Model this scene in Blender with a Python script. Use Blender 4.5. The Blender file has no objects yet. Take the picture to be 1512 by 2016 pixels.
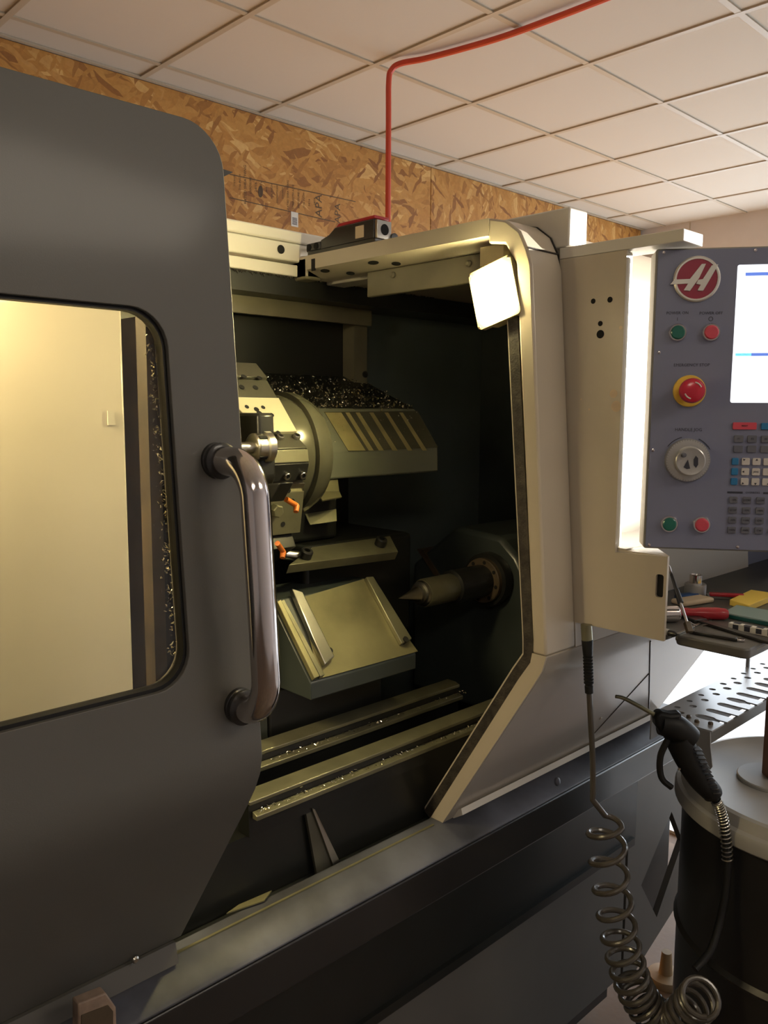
import bpy, bmesh, math, random
from mathutils import Vector as V, Matrix
from mathutils.geometry import tessellate_polygon
random.seed(7)
sc = bpy.context.scene
col = sc.collection
PI = math.pi

# ------------------------------------------------------------------ camera, sky, sun, lights, exposure
CAM = V((0, 0, 1.665)); F = 1635.4; YAW, PITCH, ROLL = .766602, -.121481, .005258
fw = V((math.sin(YAW)*math.cos(PITCH), math.cos(YAW)*math.cos(PITCH), math.sin(PITCH)))
rt = V((math.cos(YAW), -math.sin(YAW), 0)); up = rt.cross(fw)
rt, up = rt*math.cos(ROLL)+up*math.sin(ROLL), -rt*math.sin(ROLL)+up*math.cos(ROLL)
cd = bpy.data.cameras.new('camera'); cam = bpy.data.objects.new('camera', cd); col.objects.link(cam)
cd.sensor_fit = 'HORIZONTAL'; cd.sensor_width = 36; cd.lens = 36*F/1512; cd.clip_start = .02
cam.matrix_world = Matrix(((rt.x, up.x, -fw.x, 0), (rt.y, up.y, -fw.y, 0), (rt.z, up.z, -fw.z, CAM.z), (0, 0, 0, 1)))
sc.camera = cam

w = bpy.data.worlds.new('sky'); sc.world = w; w.use_nodes = True
bg = w.node_tree.nodes['Background']; bg.inputs[0].default_value = (.82, .91, 1.0, 1); bg.inputs[1].default_value = 5.2
SUN_AZ, SUN_EL = math.radians(64), math.radians(8.5)
sdir = V((math.sin(SUN_AZ)*math.cos(SUN_EL), -math.cos(SUN_AZ)*math.cos(SUN_EL), math.sin(SUN_EL)))
sl = bpy.data.lights.new('sun', 'SUN'); sl.energy = 14; sl.angle = .01; sl.color = (1, .93, .82)
so = bpy.data.objects.new('sun', sl); col.objects.link(so); so.rotation_euler = sdir.to_track_quat('Z', 'Y').to_euler()
def area(name, loc, direction, sx, sy, power, color, portal=False):
    l = bpy.data.lights.new(name, 'AREA'); l.shape = 'RECTANGLE'; l.size = sx; l.size_y = sy; l.energy = power; l.color = color
    o = bpy.data.objects.new(name, l); col.objects.link(o); o.location = loc
    o.rotation_euler = V(direction).to_track_quat('-Z', 'Z').to_euler()
    if portal: l.cycles.is_portal = True
    return o
area('door_daylight', (5.98, .775, 1.40), (-1, 0, 0), 5.05, 2.80, 100, (1, 1, 1), True)
area('added_ceiling_fill', (-1.2, -1.3, 2.98), (.25, .35, -1), 1.2, .5, 13, (1, .86, .68))  # unseen fill light added behind the camera for warm room light
area('added_ceiling_fill', (1.6, -1.6, 2.98), (.1, .5, -1), 1.2, .5, 20, (1, .87, .70))  # second added fill light, also out of view
area('added_inner_lamp', (.12, 1.06, 1.9), (.35, .5, -.5), .3, .1, 7.5, (1, .80, .42)).data.spread = math.radians(135)  # unseen lamp added behind the door to brighten guard and tailstock
sc.view_settings.view_transform = 'Standard'; sc.view_settings.look = 'None'; sc.view_settings.exposure = 0.0; sc.view_settings.gamma = 1
sc.view_settings.use_curve_mapping = False

# ------------------------------------------------------------------ helpers
def ray(px, py):
    return rt*((px-756)/F) - up*((py-1008)/F) + fw
def hx(p, X): d = ray(*p); return CAM + d*(X/d.x)          # where a sight line meets a real plane of the machine
def hy(p, Y): d = ray(*p); return CAM + d*(Y/d.y)
def hz(p, Z): d = ray(*p); return CAM + d*((Z-CAM.z)/d.z)
FH = V((math.sin(YAW), math.cos(YAW), 0))
def hd(p, D): d = ray(*p); return CAM + d*(D/d.dot(FH))
def hp(p, P0, n): d = ray(*p); return CAM + d*((P0-CAM).dot(n)/d.dot(n))

WORLD = {}
class MB:
    def __init__(s): s.bm = bmesh.new()
    def face(s, vs):
        try: s.bm.faces.new(vs)
        except ValueError: pass
    def prism(s, pts, vec):
        a = [s.bm.verts.new(p) for p in pts]; b = [s.bm.verts.new(V(p)+V(vec)) for p in pts]; n = len(a)
        s.face(a[::-1]); s.face(b)
        for i in range(n): s.face((a[i], a[(i+1) % n], b[(i+1) % n], b[i]))
        return s
    def box(s, x0, x1, y0, y1, z0, z1):
        return s.prism([(x0, y0, z0), (x1, y0, z0), (x1, y1, z0), (x0, y1, z0)], (0, 0, z1-z0))
    def obox(s, c, ax, ay, az, hx_, hy_, hz_):
        c, ax, ay, az = V(c), V(ax).normalized(), V(ay).normalized(), V(az).normalized()
        b = c-az*hz_
        return s.prism([b-ax*hx_-ay*hy_, b+ax*hx_-ay*hy_, b+ax*hx_+ay*hy_, b-ax*hx_+ay*hy_], az*2*hz_)
    def prx(s, yz, x0, x1): return s.prism([(x0, y, z) for y, z in yz], (x1-x0, 0, 0))
    def lathe(s, p0, axis, prof, n=24, cap=True, phase=0):
        p0 = V(p0); a = V(axis).normalized(); u = a.orthogonal().normalized(); v = a.cross(u); rings = []
        for t, r in prof:
            rings.append([s.bm.verts.new(p0+a*t+(u*math.cos(phase+2*PI*i/n)+v*math.sin(phase+2*PI*i/n))*max(r, 1e-5)) for i in range(n)])
        for A, B in zip(rings, rings[1:]):
            for i in range(n): s.face((A[i], A[(i+1) % n], B[(i+1) % n], B[i]))
        if cap: s.face(rings[0][::-1]); s.face(rings[-1])
        return s
    def cyl(s, p0, p1, r, r1=None, n=20):
        p0, p1 = V(p0), V(p1)
        return s.lathe(p0, p1-p0, [(0, r), ((p1-p0).length, r if r1 is None else r1)], n)
    def tube(s, pts, r, n=10):
        pts = [V(p) for p in pts]; rings = []; u = None
        for i, p in enumerate(pts):
            t = (pts[min(i+1, len(pts)-1)]-pts[max(i-1, 0)]).normalized()
            u = t.orthogonal().normalized() if u is None else (u-t*u.dot(t)).normalized()
            v = t.cross(u); rr = r(i/(len(pts)-1)) if callable(r) else r
            rings.append([s.bm.verts.new(p+(u*math.cos(2*PI*k/n)+v*math.sin(2*PI*k/n))*rr) for k in range(n)])
        for A, B in zip(rings, rings[1:]):
            for i in range(n): s.face((A[i], A[(i+1) % n], B[(i+1) % n], B[i]))
        s.face(rings[0][::-1]); s.face(rings[-1]); return s
    def strip(s, prof, x0, x1, th):
        """bent sheet: (y, z) polyline given a thickness and run along x"""
        n = len(prof); inn = []
        for i in range(n):
            a = V(prof[max(i-1, 0)]); b = V(prof[min(i+1, n-1)]); t = (b-a).normalized()
            inn.append((prof[i][0]-t.y*th, prof[i][1]+t.x*th))
        rows = []
        for x in (x0, x1):
            rows.append(([s.bm.verts.new((x, *p)) for p in prof], [s.bm.verts.new((x, *p)) for p in inn]))
        (o0, i0), (o1, i1) = rows
        for k in range(n-1):
            s.face((o0[k], o0[k+1], o1[k+1], o1[k])); s.face((i0[k+1], i0[k], i1[k], i1[k+1]))
            s.face((o0[k+1], o0[k], i0[k], i0[k+1])); s.face((o1[k], o1[k+1], i1[k+1], i1[k]))
        s.face((o0[0], o1[0], i1[0], i0[0])); s.face((o1[-1], o0[-1], i0[-1], i1[-1]))
        return s
    def holed(s, loops, fn, off):
        """flat plate with openings: 2-D loops (outer first) mapped by fn, thickened by off"""
        flat = [p for l in loops for p in l]
        tris = tessellate_polygon([[V((p[0], p[1], 0)) for p in l] for l in loops])
        a = [s.bm.verts.new(fn(*p)) for p in flat]; b = [s.bm.verts.new(fn(*p)+V(off)) for p in flat]
        for t in tris:
            s.face([a[i] for i in t]); s.face([b[i] for i in reversed(t)])
        k = 0
        for l in loops:
            for i in range(len(l)):
                i0, i1 = k+i, k+(i+1) % len(l)
                s.face((a[i0], a[i1], b[i1], b[i0]))
            k += len(l)
        return s
    def build(s, name, m, parent=None, bevel=0, seg=2, smooth=True, **props):
        bmesh.ops.recalc_face_normals(s.bm, faces=s.bm.faces)
        me = bpy.data.meshes.new(name); s.bm.to_mesh(me); s.bm.free()
        lo = V([min(v.co[i] for v in me.vertices) for i in range(3)]); hi = V([max(v.co[i] for v in me.vertices) for i in range(3)])
        c = (lo+hi)/2
        if parent is None: c.z = lo.z
        me.transform(Matrix.Translation(-c))
        me.materials.append(m)
        if smooth:
            me.polygons.foreach_set('use_smooth', [True]*len(me.polygons)); me.set_sharp_from_angle(angle=math.radians(32))
        o = bpy.data.objects.new(name, me); col.objects.link(o)
        WORLD[o] = c
        if parent is not None: o.parent = parent; o.location = c-WORLD[parent]
        else: o.location = c
        if bevel:
            b = o.modifiers.new('bevel', 'BEVEL'); b.width = bevel; b.segments = seg; b.limit_method = 'ANGLE'; b.angle_limit = math.radians(30)
        for k, v in props.items(): o[k] = v
        return o
def tag(o, label, cat, group=None):
    o['label'] = label; o['category'] = cat
    if group: o['group'] = group
    return o
def thing(name, label, cat, loc, group=None):
    o = bpy.data.objects.new(name, None); col.objects.link(o); o.location = loc; o.empty_display_size = .05
    WORLD[o] = V(loc); return tag(o, label, cat, group)
def copy_to(o, offset, parent=None):
    c = o.copy(); col.objects.link(c); WORLD[c] = WORLD[o]+V(offset)
    p = parent or o.parent
    if p is not None: c.parent = p; c.location = WORLD[c]-WORLD[p]
    else: c.location = WORLD[c]
    return c
def text(name, s, size, origin, xdir, ydir, m, parent, th=.0004, align='CENTER'):
    cu = bpy.data.curves.new(name, 'FONT'); cu.body = s; cu.size = size; cu.extrude = th/2; cu.align_x = align; cu.align_y = 'CENTER'; cu.resolution_u = 2
    t = bpy.data.objects.new(name, cu); col.objects.link(t)
    me = bpy.data.meshes.new_from_object(t.evaluated_get(bpy.context.evaluated_depsgraph_get()))
    bpy.data.objects.remove(t); bpy.data.curves.remove(cu)
    x, y = V(xdir).normalized(), V(ydir).normalized(); z = x.cross(y)
    me.transform(Matrix(((x.x, y.x, z.x, 0), (x.y, y.y, z.y, 0), (x.z, y.z, z.z, 0), (0, 0, 0, 1))))
    me.materials.clear(); me.materials.append(m); me.name = name
    o = bpy.data.objects.new(name, me); col.objects.link(o); WORLD[o] = V(origin); o.parent = parent; o.location = V(origin)-WORLD[parent]
    return o
def rrect(x0, x1, y0, y1, r, n=6):
    p = []
    for cx, cy, a in ((x1-r, y0+r, -PI/2), (x1-r, y1-r, 0), (x0+r, y1-r, PI/2), (x0+r, y0+r, PI)):
        for i in range(n+1): p.append((cx+r*math.cos(a+PI/2*i/n), cy+r*math.sin(a+PI/2*i/n)))
    return p
def circ(cx, cy, r, n=14, sx=1): return [(cx+sx*r*math.cos(2*PI*i/n), cy+r*math.sin(2*PI*i/n)) for i in range(n)]
def spline(pts, n=8):
    pts = [V(p) for p in pts]; out = []
    P = [pts[0]*2-pts[1]]+pts+[pts[-1]*2-pts[-2]]
    for i in range(1, len(P)-2):
        for k in range(n):
            t = k/n; a, b, c, d = P[i-1], P[i], P[i+1], P[i+2]
            out.append(.5*((2*b)+(c-a)*t+(2*a-5*b+4*c-d)*t*t+(3*b-a-3*c+d)*t**3))
    out.append(pts[-1]); return out

# ------------------------------------------------------------------ materials
def nt(m): return m.node_tree.nodes, m.node_tree.links
def mat(name, c, rough=.5, metal=0, var=0, scale=6, c2=None, bump=0, bscale=60, coat=0, stretch=None, spec=.5):
    m = bpy.data.materials.new(name); m.use_nodes = True; N, L = nt(m); b = N['Principled BSDF']
    b.inputs['Base Color'].default_value = (*c, 1); b.inputs['Roughness'].default_value = rough; b.inputs['Metallic'].default_value = metal
    b.inputs['Coat Weight'].default_value = coat; b.inputs['Coat Roughness'].default_value = .12; b.inputs['Specular IOR Level'].default_value = spec
    tc = N.new('ShaderNodeTexCoord'); mp = N.new('ShaderNodeMapping'); L.new(tc.outputs['Object'], mp.inputs[0])
    if stretch: mp.inputs['Scale'].default_value = stretch
    if var or c2:
        n = N.new('ShaderNodeTexNoise'); n.inputs['Scale'].default_value = scale; n.inputs['Detail'].default_value = 6; L.new(mp.outputs[0], n.inputs[0])
        r = N.new('ShaderNodeValToRGB'); r.color_ramp.elements[0].position = .35; r.color_ramp.elements[1].position = .68
        k = 1-var
        r.color_ramp.elements[0].color = (*(c2 or [v*k for v in c]), 1); r.color_ramp.elements[1].color = (*c, 1)
        L.new(n.outputs[0], r.inputs[0]); L.new(r.outputs[0], b.inputs['Base Color'])
    if bump:
        n2 = N.new('ShaderNodeTexNoise'); n2.inputs['Scale'].default_value = bscale; n2.inputs['Detail'].default_value = 4; L.new(mp.outputs[0], n2.inputs[0])
        bp = N.new('ShaderNodeBump'); bp.inputs['Strength'].default_value = bump; bp.inputs['Distance'].default_value = .002
        L.new(n2.outputs[0], bp.inputs['Height']); L.new(bp.outputs[0], b.inputs['Normal'])
    return m
def emit(name, c, s):
    m = bpy.data.materials.new(name); m.use_nodes = True; N, L = nt(m); b = N['Principled BSDF']
    b.inputs['Base Color'].default_value = (*c, 1); b.inputs['Emission Color'].default_value = (*c, 1); b.inputs['Emission Strength'].default_value = s
    b.inputs['Roughness'].default_value = .3; return m
def glass(name, tint, refl=.12):
    m = bpy.data.materials.new(name); m.use_nodes = True; N, L = nt(m); N.remove(N['Principled BSDF'])
    t = N.new('ShaderNodeBsdfTransparent'); t.inputs[0].default_value = (*tint, 1); g = N.new('ShaderNodeBsdfGlossy'); g.inputs['Roughness'].default_value = .03
    f = N.new('ShaderNodeFresnel'); f.inputs[0].default_value = 1.45; x = N.new('ShaderNodeMixShader')
    L.new(f.outputs[0], x.inputs[0]); L.new(t.outputs[0], x.inputs[1]); L.new(g.outputs[0], x.inputs[2]); L.new(x.outputs[0], N['Material Output'].inputs[0]); return m
def osb(name, rot):
    m = bpy.data.materials.new(name); m.use_nodes = True; N, L = nt(m); b = N['Principled BSDF']; b.inputs['Roughness'].default_value = .6
    tc = N.new('ShaderNodeTexCoord')
    def layer(ang, sc_, seed):
        mp = N.new('ShaderNodeMapping'); mp.inputs['Rotation'].default_value = (0, ang+rot, 0); mp.inputs['Location'].default_value = (seed, 0, seed*.7)
        nz = N.new('ShaderNodeTexNoise'); nz.inputs['Scale'].default_value = 9; L.new(tc.outputs['Object'], nz.inputs[0])
        ad = N.new('ShaderNodeMixRGB'); ad.blend_type = 'ADD'; ad.inputs[0].default_value = .06; L.new(tc.outputs['Object'], ad.inputs[1]); L.new(nz.outputs['Color'], ad.inputs[2])
        L.new(ad.outputs[0], mp.inputs[0]); sp = N.new('ShaderNodeMapping'); sp.inputs['Scale'].default_value = (7*sc_, 1, 34*sc_); L.new(mp.outputs[0], sp.inputs[0])
        v = N.new('ShaderNodeTexVoronoi'); v.voronoi_dimensions = '3D'; v.inputs['Scale'].default_value = 1; L.new(sp.outputs[0], v.inputs[0])
        return v
    v1, v2, v3 = layer(.25, 1, 0), layer(-.5, 1.3, 3.1), layer(1.0, 1.6, 7.7)
    def ramp(v, cols):
        s = N.new('ShaderNodeSeparateColor'); L.new(v.outputs['Color'], s.inputs[0]); r = N.new('ShaderNodeValToRGB'); r.color_ramp.interpolation = 'LINEAR'
        e = r.color_ramp.elements; e[0].color = (*cols[0], 1); e[1].color = (*cols[-1], 1)
        for i, c in enumerate(cols[1:-1]): q = e.new((i+1)/(len(cols)-1)); q.color = (*c, 1)
        L.new(s.outputs[0], r.inputs[0]); return r, s
    pal = [(.26, .10, .022), (.46, .215, .045), (.54, .275, .066), (.47, .215, .045), (.70, .43, .15)]
    r1, s1 = ramp(v1, pal); r2, s2 = ramp(v2, pal); r3, s3 = ramp(v3, pal[:3])
    m1 = N.new('ShaderNodeMixRGB'); g = N.new('ShaderNodeMath'); g.operation = 'GREATER_THAN'; g.inputs[1].default_value = .6; L.new(s2.outputs[1], g.inputs[0])
    L.new(g.outputs[0], m1.inputs[0]); L.new(r1.outputs[0], m1.inputs[1]); L.new(r2.outputs[0], m1.inputs[2])
    m2 = N.new('ShaderNodeMixRGB'); g2 = N.new('ShaderNodeMath'); g2.operation = 'GREATER_THAN'; g2.inputs[1].default_value = .82; L.new(s3.outputs[1], g2.inputs[0])
    L.new(g2.outputs[0], m2.inputs[0]); L.new(m1.outputs[0], m2.inputs[1]); L.new(r3.outputs[0], m2.inputs[2])
    gn = N.new('ShaderNodeTexNoise'); gn.inputs['Scale'].default_value = 60; L.new(tc.outputs['Object'], gn.inputs[0])
    m3 = N.new('ShaderNodeMixRGB'); m3.blend_type = 'OVERLAY'; m3.inputs[0].default_value = .2; L.new(m2.outputs[0], m3.inputs[1]); L.new(gn.outputs[0], m3.inputs[2])
    L.new(m3.outputs[0], b.inputs['Base Color'])
    bp = N.new('ShaderNodeBump'); bp.inputs['Strength'].default_value = .3; bp.inputs['Distance'].default_value = .003; L.new(s1.outputs[2], bp.inputs['Height']); L.new(bp.outputs[0], b.inputs['Normal'])
    return m
M = dict(
    tile=mat('ceiling_tile', (.58, .545, .485), .9, bump=.15, bscale=300), rail=mat('ceiling_rail', (.46, .40, .31), .5),
    osb=osb('osb', 0), osbv=osb('osb_upright', PI/2), plaster=mat('white_panel', (.60, .57, .56), .7, var=.06),
    floor=mat('brown_floor', (.17, .115, .075), .55, var=.35, scale=3, bump=.2), daylit_floor=mat('daylit_pale_floor', (.56, .54, .52), .25, var=.1, scale=3, coat=.6),
    beige=mat('beige_paint', (.54, .475, .38), .33, var=.05, scale=3, coat=.25, bump=.04, bscale=150), white=mat('white_paint', (.74, .70, .62), .4, var=.05, coat=.2),
    grey=mat('grey_paint', (.122, .117, .104), .5, var=.08, scale=2, coat=.15, bump=.08, bscale=700),
    slant=mat('beige_paint_shaded', (.42, .375, .31), .28, var=.10, scale=3, coat=.4, bump=.03, bscale=120, stretch=(.4, 3, 3)),  # same beige paint, its downward-facing shade put into a darker colour
    base=mat('base_grey', (.115, .11, .10), .45, var=.1), black=mat('black_paint', (.022, .021, .021), .33, var=.2, coat=.25),
    ledge=mat('ledge_black_skylit', (.14, .148, .185), .48, scale=5, c2=(.04, .04, .047), spec=.4),  # black ledge; bluish sky reflection put into its lighter colour
    oil_shade=mat('oily_shade_black', (.016, .017, .015), .4, var=.4, scale=5, coat=.1), wall_glow=mat('oily_teal_lamp_glow', (.15, .185, .18), .4, var=.3, scale=3, coat=.15), streak=mat('streak_yellow', (.62, .53, .25), .3, .3, var=.3, scale=20), dark=mat('oily_wall', (.058, .070, .067), .35, var=.35, scale=4, coat=.15), ground=mat('ground_steel', (.74, .68, .48), .34, .25, var=.06, scale=9), olive=mat('oily_beige', (.20, .18, .12), .35, var=.3, scale=9, coat=.2),  # near-black holds interior shade, pale teal the lamp glow, as colour
    gasket=mat('dirty_gasket', (.055, .045, .036), .7, c2=(.02, .016, .013), scale=60, bump=.6, bscale=300),
    chrome=mat('polished_steel', (.76, .71, .70), .12, 1), steel=mat('bright_steel', (.58, .56, .50), .28, 1, var=.15, scale=12),
    oily=mat('oily_steel', (.31, .295, .19), .33, .6, var=.35, scale=10, bump=.1), dsteel=mat('black_oxide_steel', (.045, .045, .042), .32, .5, var=.3, scale=20),
    turret=mat('turret_grey', (.13, .125, .095), .38, .45, var=.25, scale=14), sage2=mat('worn_sage', (.17, .165, .11), .25, .3, var=.35, scale=9), sage=mat('sage_paint', (.25, .26, .19), .35, var=.2, scale=6, coat=.3),
    plate=mat('worn_plate', (.34, .31, .165), .36, .45, var=.45, scale=7, bump=.1), chip=mat('chip', (.95, .90, .68), .16, 1),
    brown=mat('brown_grime', (.12, .085, .05), .5, var=.5, scale=15, coat=.2), orange=mat('orange_plastic', (.75, .20, .03), .4),
    rubber=mat('rubber', (.011, .011, .011), .5, spec=.3), hose=mat('polyurethane_hose', (.06, .052, .042), .28, coat=.5),
    red=mat('red_plastic', (.42, .02, .03), .35, coat=.3), cable=mat('red_cable', (.62, .07, .035), .4), hole=mat('hole_black', (.006, .006, .006), .9),
    panel=mat('pendant_grey_haze', (.19, .205, .31), .42, bump=.04, bscale=800), panelside=mat('pendant_side', (.30, .29, .26), .4), key=mat('key_grey', (.125, .13, .165), .45), keyw=mat('key_white', (.60, .57, .55), .45),  # panel grey lightened and blued; screen haze put into the colour
    keyb=mat('key_blue', (.02, .17, .38), .4), keyr=mat('key_red', (.62, .07, .11), .4), ink=mat('ink', (.03, .032, .05), .6), silver=mat('emblem_silver', (.70, .68, .64), .3, .6), maroon=mat('emblem_maroon', (.30, .025, .06), .35),
    yellow=mat('yellow_disc', (.78, .52, .07), .4), estop=mat('stop_red', (.58, .02, .05), .22, coat=.5), green=mat('button_green', (.01, .13, .10), .3, coat=.3), dial=mat('dial_silver', (.50, .49, .48), .3, .6),
    screen=emit('screen_white', (.92, .95, 1), 1.5), scbar=emit('screen_blue', (.12, .22, .72), .9), scgreen=emit('screen_cyan', (.25, .95, .80), 1.0),
    lens=emit('lamp_lens', (1, .85, .40), 480), lampf=mat('lamp_frame', (.62, .52, .28), .4, var=.2, scale=30), pane=glass('door_glass', (.88, .86, .80)),
    tray=mat('tray_dark', (.12, .115, .105), .4, var=.3), stamp=mat('stamp_ink', (.11, .07, .04), .8), paper=mat('paper', (.70, .68, .62), .8),
    lid=mat('lid_grey', (.40, .39, .36), .45, var=.15, scale=5), wood=mat('brown_wood', (.22, .10, .05), .6, var=.3, scale=4, stretch=(6, 6, 1)), cloth=mat('tan_cloth', (.66, .52, .36), .9, bump=.4),
    ypad=mat('yellow_pad', (.86, .60, .10), .7), teal_d=mat('dark_teal_paint', (.06, .068, .05), .35, var=.2, coat=.2), teal=mat('green_box', (.01, .10, .085), .3, coat=.3), lidw=mat('frosted_lid', (.33, .44, .41), .3, coat=.4), blue=mat('blue_plastic', (.02, .07, .22), .4),
    rack=mat('rack_steel', (.50, .50, .50), .33, .55, var=.1), cap=mat('tan_plastic', (.50, .36, .26), .6, c2=(.12, .08, .06), scale=16), foot=mat('cast_tan', (.30, .215, .12), .6),
    sun_block=mat('sun_block_brown', (.2, .18, .14), .8))

# ------------------------------------------------------------------ the room
X0, X1, Y0, Y1, ZC = -4.0, 6.0, -2.8, 3.39, 3.05
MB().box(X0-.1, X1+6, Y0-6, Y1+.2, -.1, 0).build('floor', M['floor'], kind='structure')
MB().box(3.0, X1+5.9, Y0+.01, Y1-.01, .0005, .012).build('floor_daylit_doorway', M['daylit_floor'], kind='structure')  # pale glossy slab; daylight on the far floor is put into its colour
ceil = MB().box(X0-.1, X1+.1, Y0-.1, Y1+.1, ZC+.03, ZC+.10).build('ceiling', M['plaster'], kind='structure')
GX, GY, T = 1.2122, 1.9851, .6096
t0 = None; t1 = None
for i in range(-8, 8):
    for j in range(-7, 2):
        x, y = GX+T*i, GY+T*j
        if t0 is None:
            t0 = MB().box(x+.004, x+T-.004, y+.004, y+T-.004, ZC+.007, ZC+.022).build('tile', M['tile'], ceil, smooth=False); o00 = (x, y)
        else: copy_to(t0, (x-o00[0], y-o00[1], 0))
    x, y = GX+T*i, GY+2*T
    if t1 is None: t1 = MB().box(x+.004, x+T-.004, y+.004, Y1-.002, ZC+.007, ZC+.022).build('tile', M['tile'], ceil, smooth=False); o01 = x
    else: copy_to(t1, (x-o01, 0, 0))
for i in range(-8, 8): MB().box(GX+T*i-.012, GX+T*i+.012, Y0, Y1, ZC, ZC+.007).build('grid_rail', M['rail'], ceil, smooth=False)
for j in range(-7, 3): MB().box(X0, X1, GY+T*j-.012, GY+T*j+.012, ZC+.001, ZC+.0065).build('grid_rail', M['rail'], ceil, smooth=False)
MB().box(X0, X1, Y1-.022, Y1-.001, ZC-.001, ZC+.006).build('wall_angle', M['rail'], ceil)
wb = MB().box(X0, X1, Y1+.012, Y1+.1, 0, ZC+.03).build('wall_back', M['plaster'], kind='structure')
SEAM = 3.625
for x0, x1, z0, z1, mm in [(SEAM-2.44, SEAM, 1.83, ZC, 'osb'), (SEAM-2.44, SEAM, .61, 1.83, 'osb'), (SEAM-4.88, SEAM-2.44, 1.83, ZC, 'osb'), (SEAM-4.88, SEAM-2.44, .61, 1.83, 'osb'), (SEAM-7.4, SEAM-4.88, 1.83, ZC, 'osb'),
                       (SEAM, SEAM+1.22, .61, ZC, 'osbv'), (SEAM+1.22, X1-.01, .61, ZC, 'osbv'), (X0, X1, 0, .61, 'osb')]:
    MB().box(x0+.002, x1-.002, Y1, Y1+.0115, z0+.002, z1-.002).build('panel', M[mm], wb, bevel=.0015, seg=1)
# printed mill stamp on the board behind the machine
def wallpt(p): q = hy(p, Y1-.0006); return q
xs, zs = V((0, 0, 1)), V((-1, 0, 0))
text('stamp_print', 'APA', .062, wallpt((628, 405)), xs, zs, M['stamp'], wb)
text('stamp_print', 'APA', .055, wallpt((665, 420)), xs, zs, M['stamp'], wb)
random.seed(3)
for k in range(16):
    px = 462+k*10.5; py = 357+k*2.8+random.uniform(-3, 3)
    s = ''.join(random.choice('IIlIHTEAL') for _ in range(random.choice((3, 4, 6)))) if False else random.choice(('RATED SHEATHING', '24/16', 'SIZED FOR SPACING', 'EXPOSURE 1', '7/16 INCH', 'STRENGTH AXIS'))
    text('stamp_print', s, random.choice((.012, .016, .02)), wallpt((px, py)), xs, zs, M['stamp'], wb)
q0, q1 = wallpt((452, 343)), wallpt((700, 397)); MB().obox((q0+q1)/2, q1-q0, (0, 1, 0), (0, 0, 1), (q1-q0).length/2, .0004, .002).build('stamp_print', M['stamp'], wb)
q0, q1 = wallpt((452, 389)), wallpt((660, 437)); MB().obox((q0+q1)/2, q1-q0, (0, 1, 0), (0, 0, 1), (q1-q0).length/2, .0004, .002).build('stamp_print', M['stamp'], wb)
MB().prism([wallpt(p)+V((0, -.0002, 0)) for p in circ(513, 377, 12, 18, .4)], (0, .0006, 0)).build('stamp_print', M['stamp'], wb)
q = wallpt((580, 432)); lb = MB().box(q.x-.022, q.x+.022, Y1-.0012, Y1-.0002, q.z-.035, q.z+.035).build('sticker', M['paper'], wb, label='small white barcode sticker')
for k in range(6): MB().box(q.x-.015, q.x+.015, Y1-.0018, Y1-.0012, q.z-.025+k*.006, q.z-.022+k*.006).build('bar', M['ink'], lb)
# right-hand wall round the big roll-up door, front and left walls
WD = (-1.75, 3.3, 2.80)
wr = MB().box(X1, X1+.1, WD[0], Y1+.1, WD[2], ZC+.03).box(X1, X1+.1, Y0, WD[0], 0, ZC+.03).box(X1, X1+.1, WD[1], Y1+.1, 0, WD[2]).build('wall_right', M['plaster'], kind='structure')
for y in (3.0, 2.39, 1.78): MB().box(X1-.004, X1, y-.004, y+.004, WD[2], ZC).build('panel_seam', M['rail'], wr)
MB().box(X0, X1+.1, Y0-.1, Y0, 0, ZC+.03).build('wall_front', M['plaster'], kind='structure')
MB().box(X0-.1, X0, Y0-.1, Y1+.1, 0, ZC+.03).build('wall_left', M['plaster'], kind='structure')
MB().box(9.0, 9.05, -8, -1.6, 0, 2.72).build('sun_blocker_outside', M['sun_block'], kind='structure')  # added outside, unseen; blocks low sun from the machine front

# ------------------------------------------------------------------ the lathe: enclosure, door, ledge, base
lathe = thing('lathe', 'large beige and dark grey turning machine with its sliding door half open', 'machine', (.8, 1.3, 0))
XR = 1.12; XE = 1.92
out_p = [(1.60, 1.985), (.915, 1.985), (.878, 1.976), (.85, 1.955), (.834, 1.925), (.825, 1.899), (.776, 1.285), (.7745, 1.262), (.782, 1.236), (.80, 1.205), (1.0, .885)]
inn_p = [(1.03, .885), (.83, 1.21), (.806, 1.245), (.803, 1.285), (.856, 1.905), (.88, 1.938), (1.60, 1.943)]
# profile shell of the fixed right-hand cover: upper part beige, sloping lower part the same beige, darkened for shade
MB().prism([(x, .915, z) for x, z in ((XR, 1.985), (1.2068, 1.985), (1.2068, 1.9435), (1.158, 1.9435), (XR, 1.9565))], (0, .485, 0)).build('fascia', M['beige'], lathe)
MB().prx(out_p[1:8]+[(.803, 1.262)]+inn_p[3:5]+[(.88, 1.938), (.915, 1.9435)], XR, 1.2068).build('front_cover', M['beige'], lathe, bevel=.004)
MB().prx(out_p[1:8]+[(.803, 1.262)]+inn_p[3:6]+[(.915, 1.94)], 1.2072, XE).build('front_cover', M['beige'], lathe)
MB().prx(out_p[7:]+inn_p[:3]+[(.803, 1.262)], XR+.004, XE).build('lower_cover', M['slant'], lathe, bevel=.003, label='sloping glossy lower cover')
MB().prx([(p[0], p[1]) for p in out_p[7:]]+inn_p[:3]+[(.803, 1.262)], XR, XR+.004).build('cover_edge', M['beige'], lathe)
# rounded end cap seam on top corner
MB().strip([(.9155, 1.9866), (.877, 1.9775), (.8485, 1.956), (.8322, 1.925), (.829, 1.90)], 1.2045, 1.2069, .003).build('seam', M['black'], lathe)
q = [hx(p, 1.12) for p in ((1046, 512),)][0]
MB().strip([(.8335, 1.9285), (.8322, 1.9265)], XR, 1.206, .002).build('seam', M['gasket'], lathe)
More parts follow.
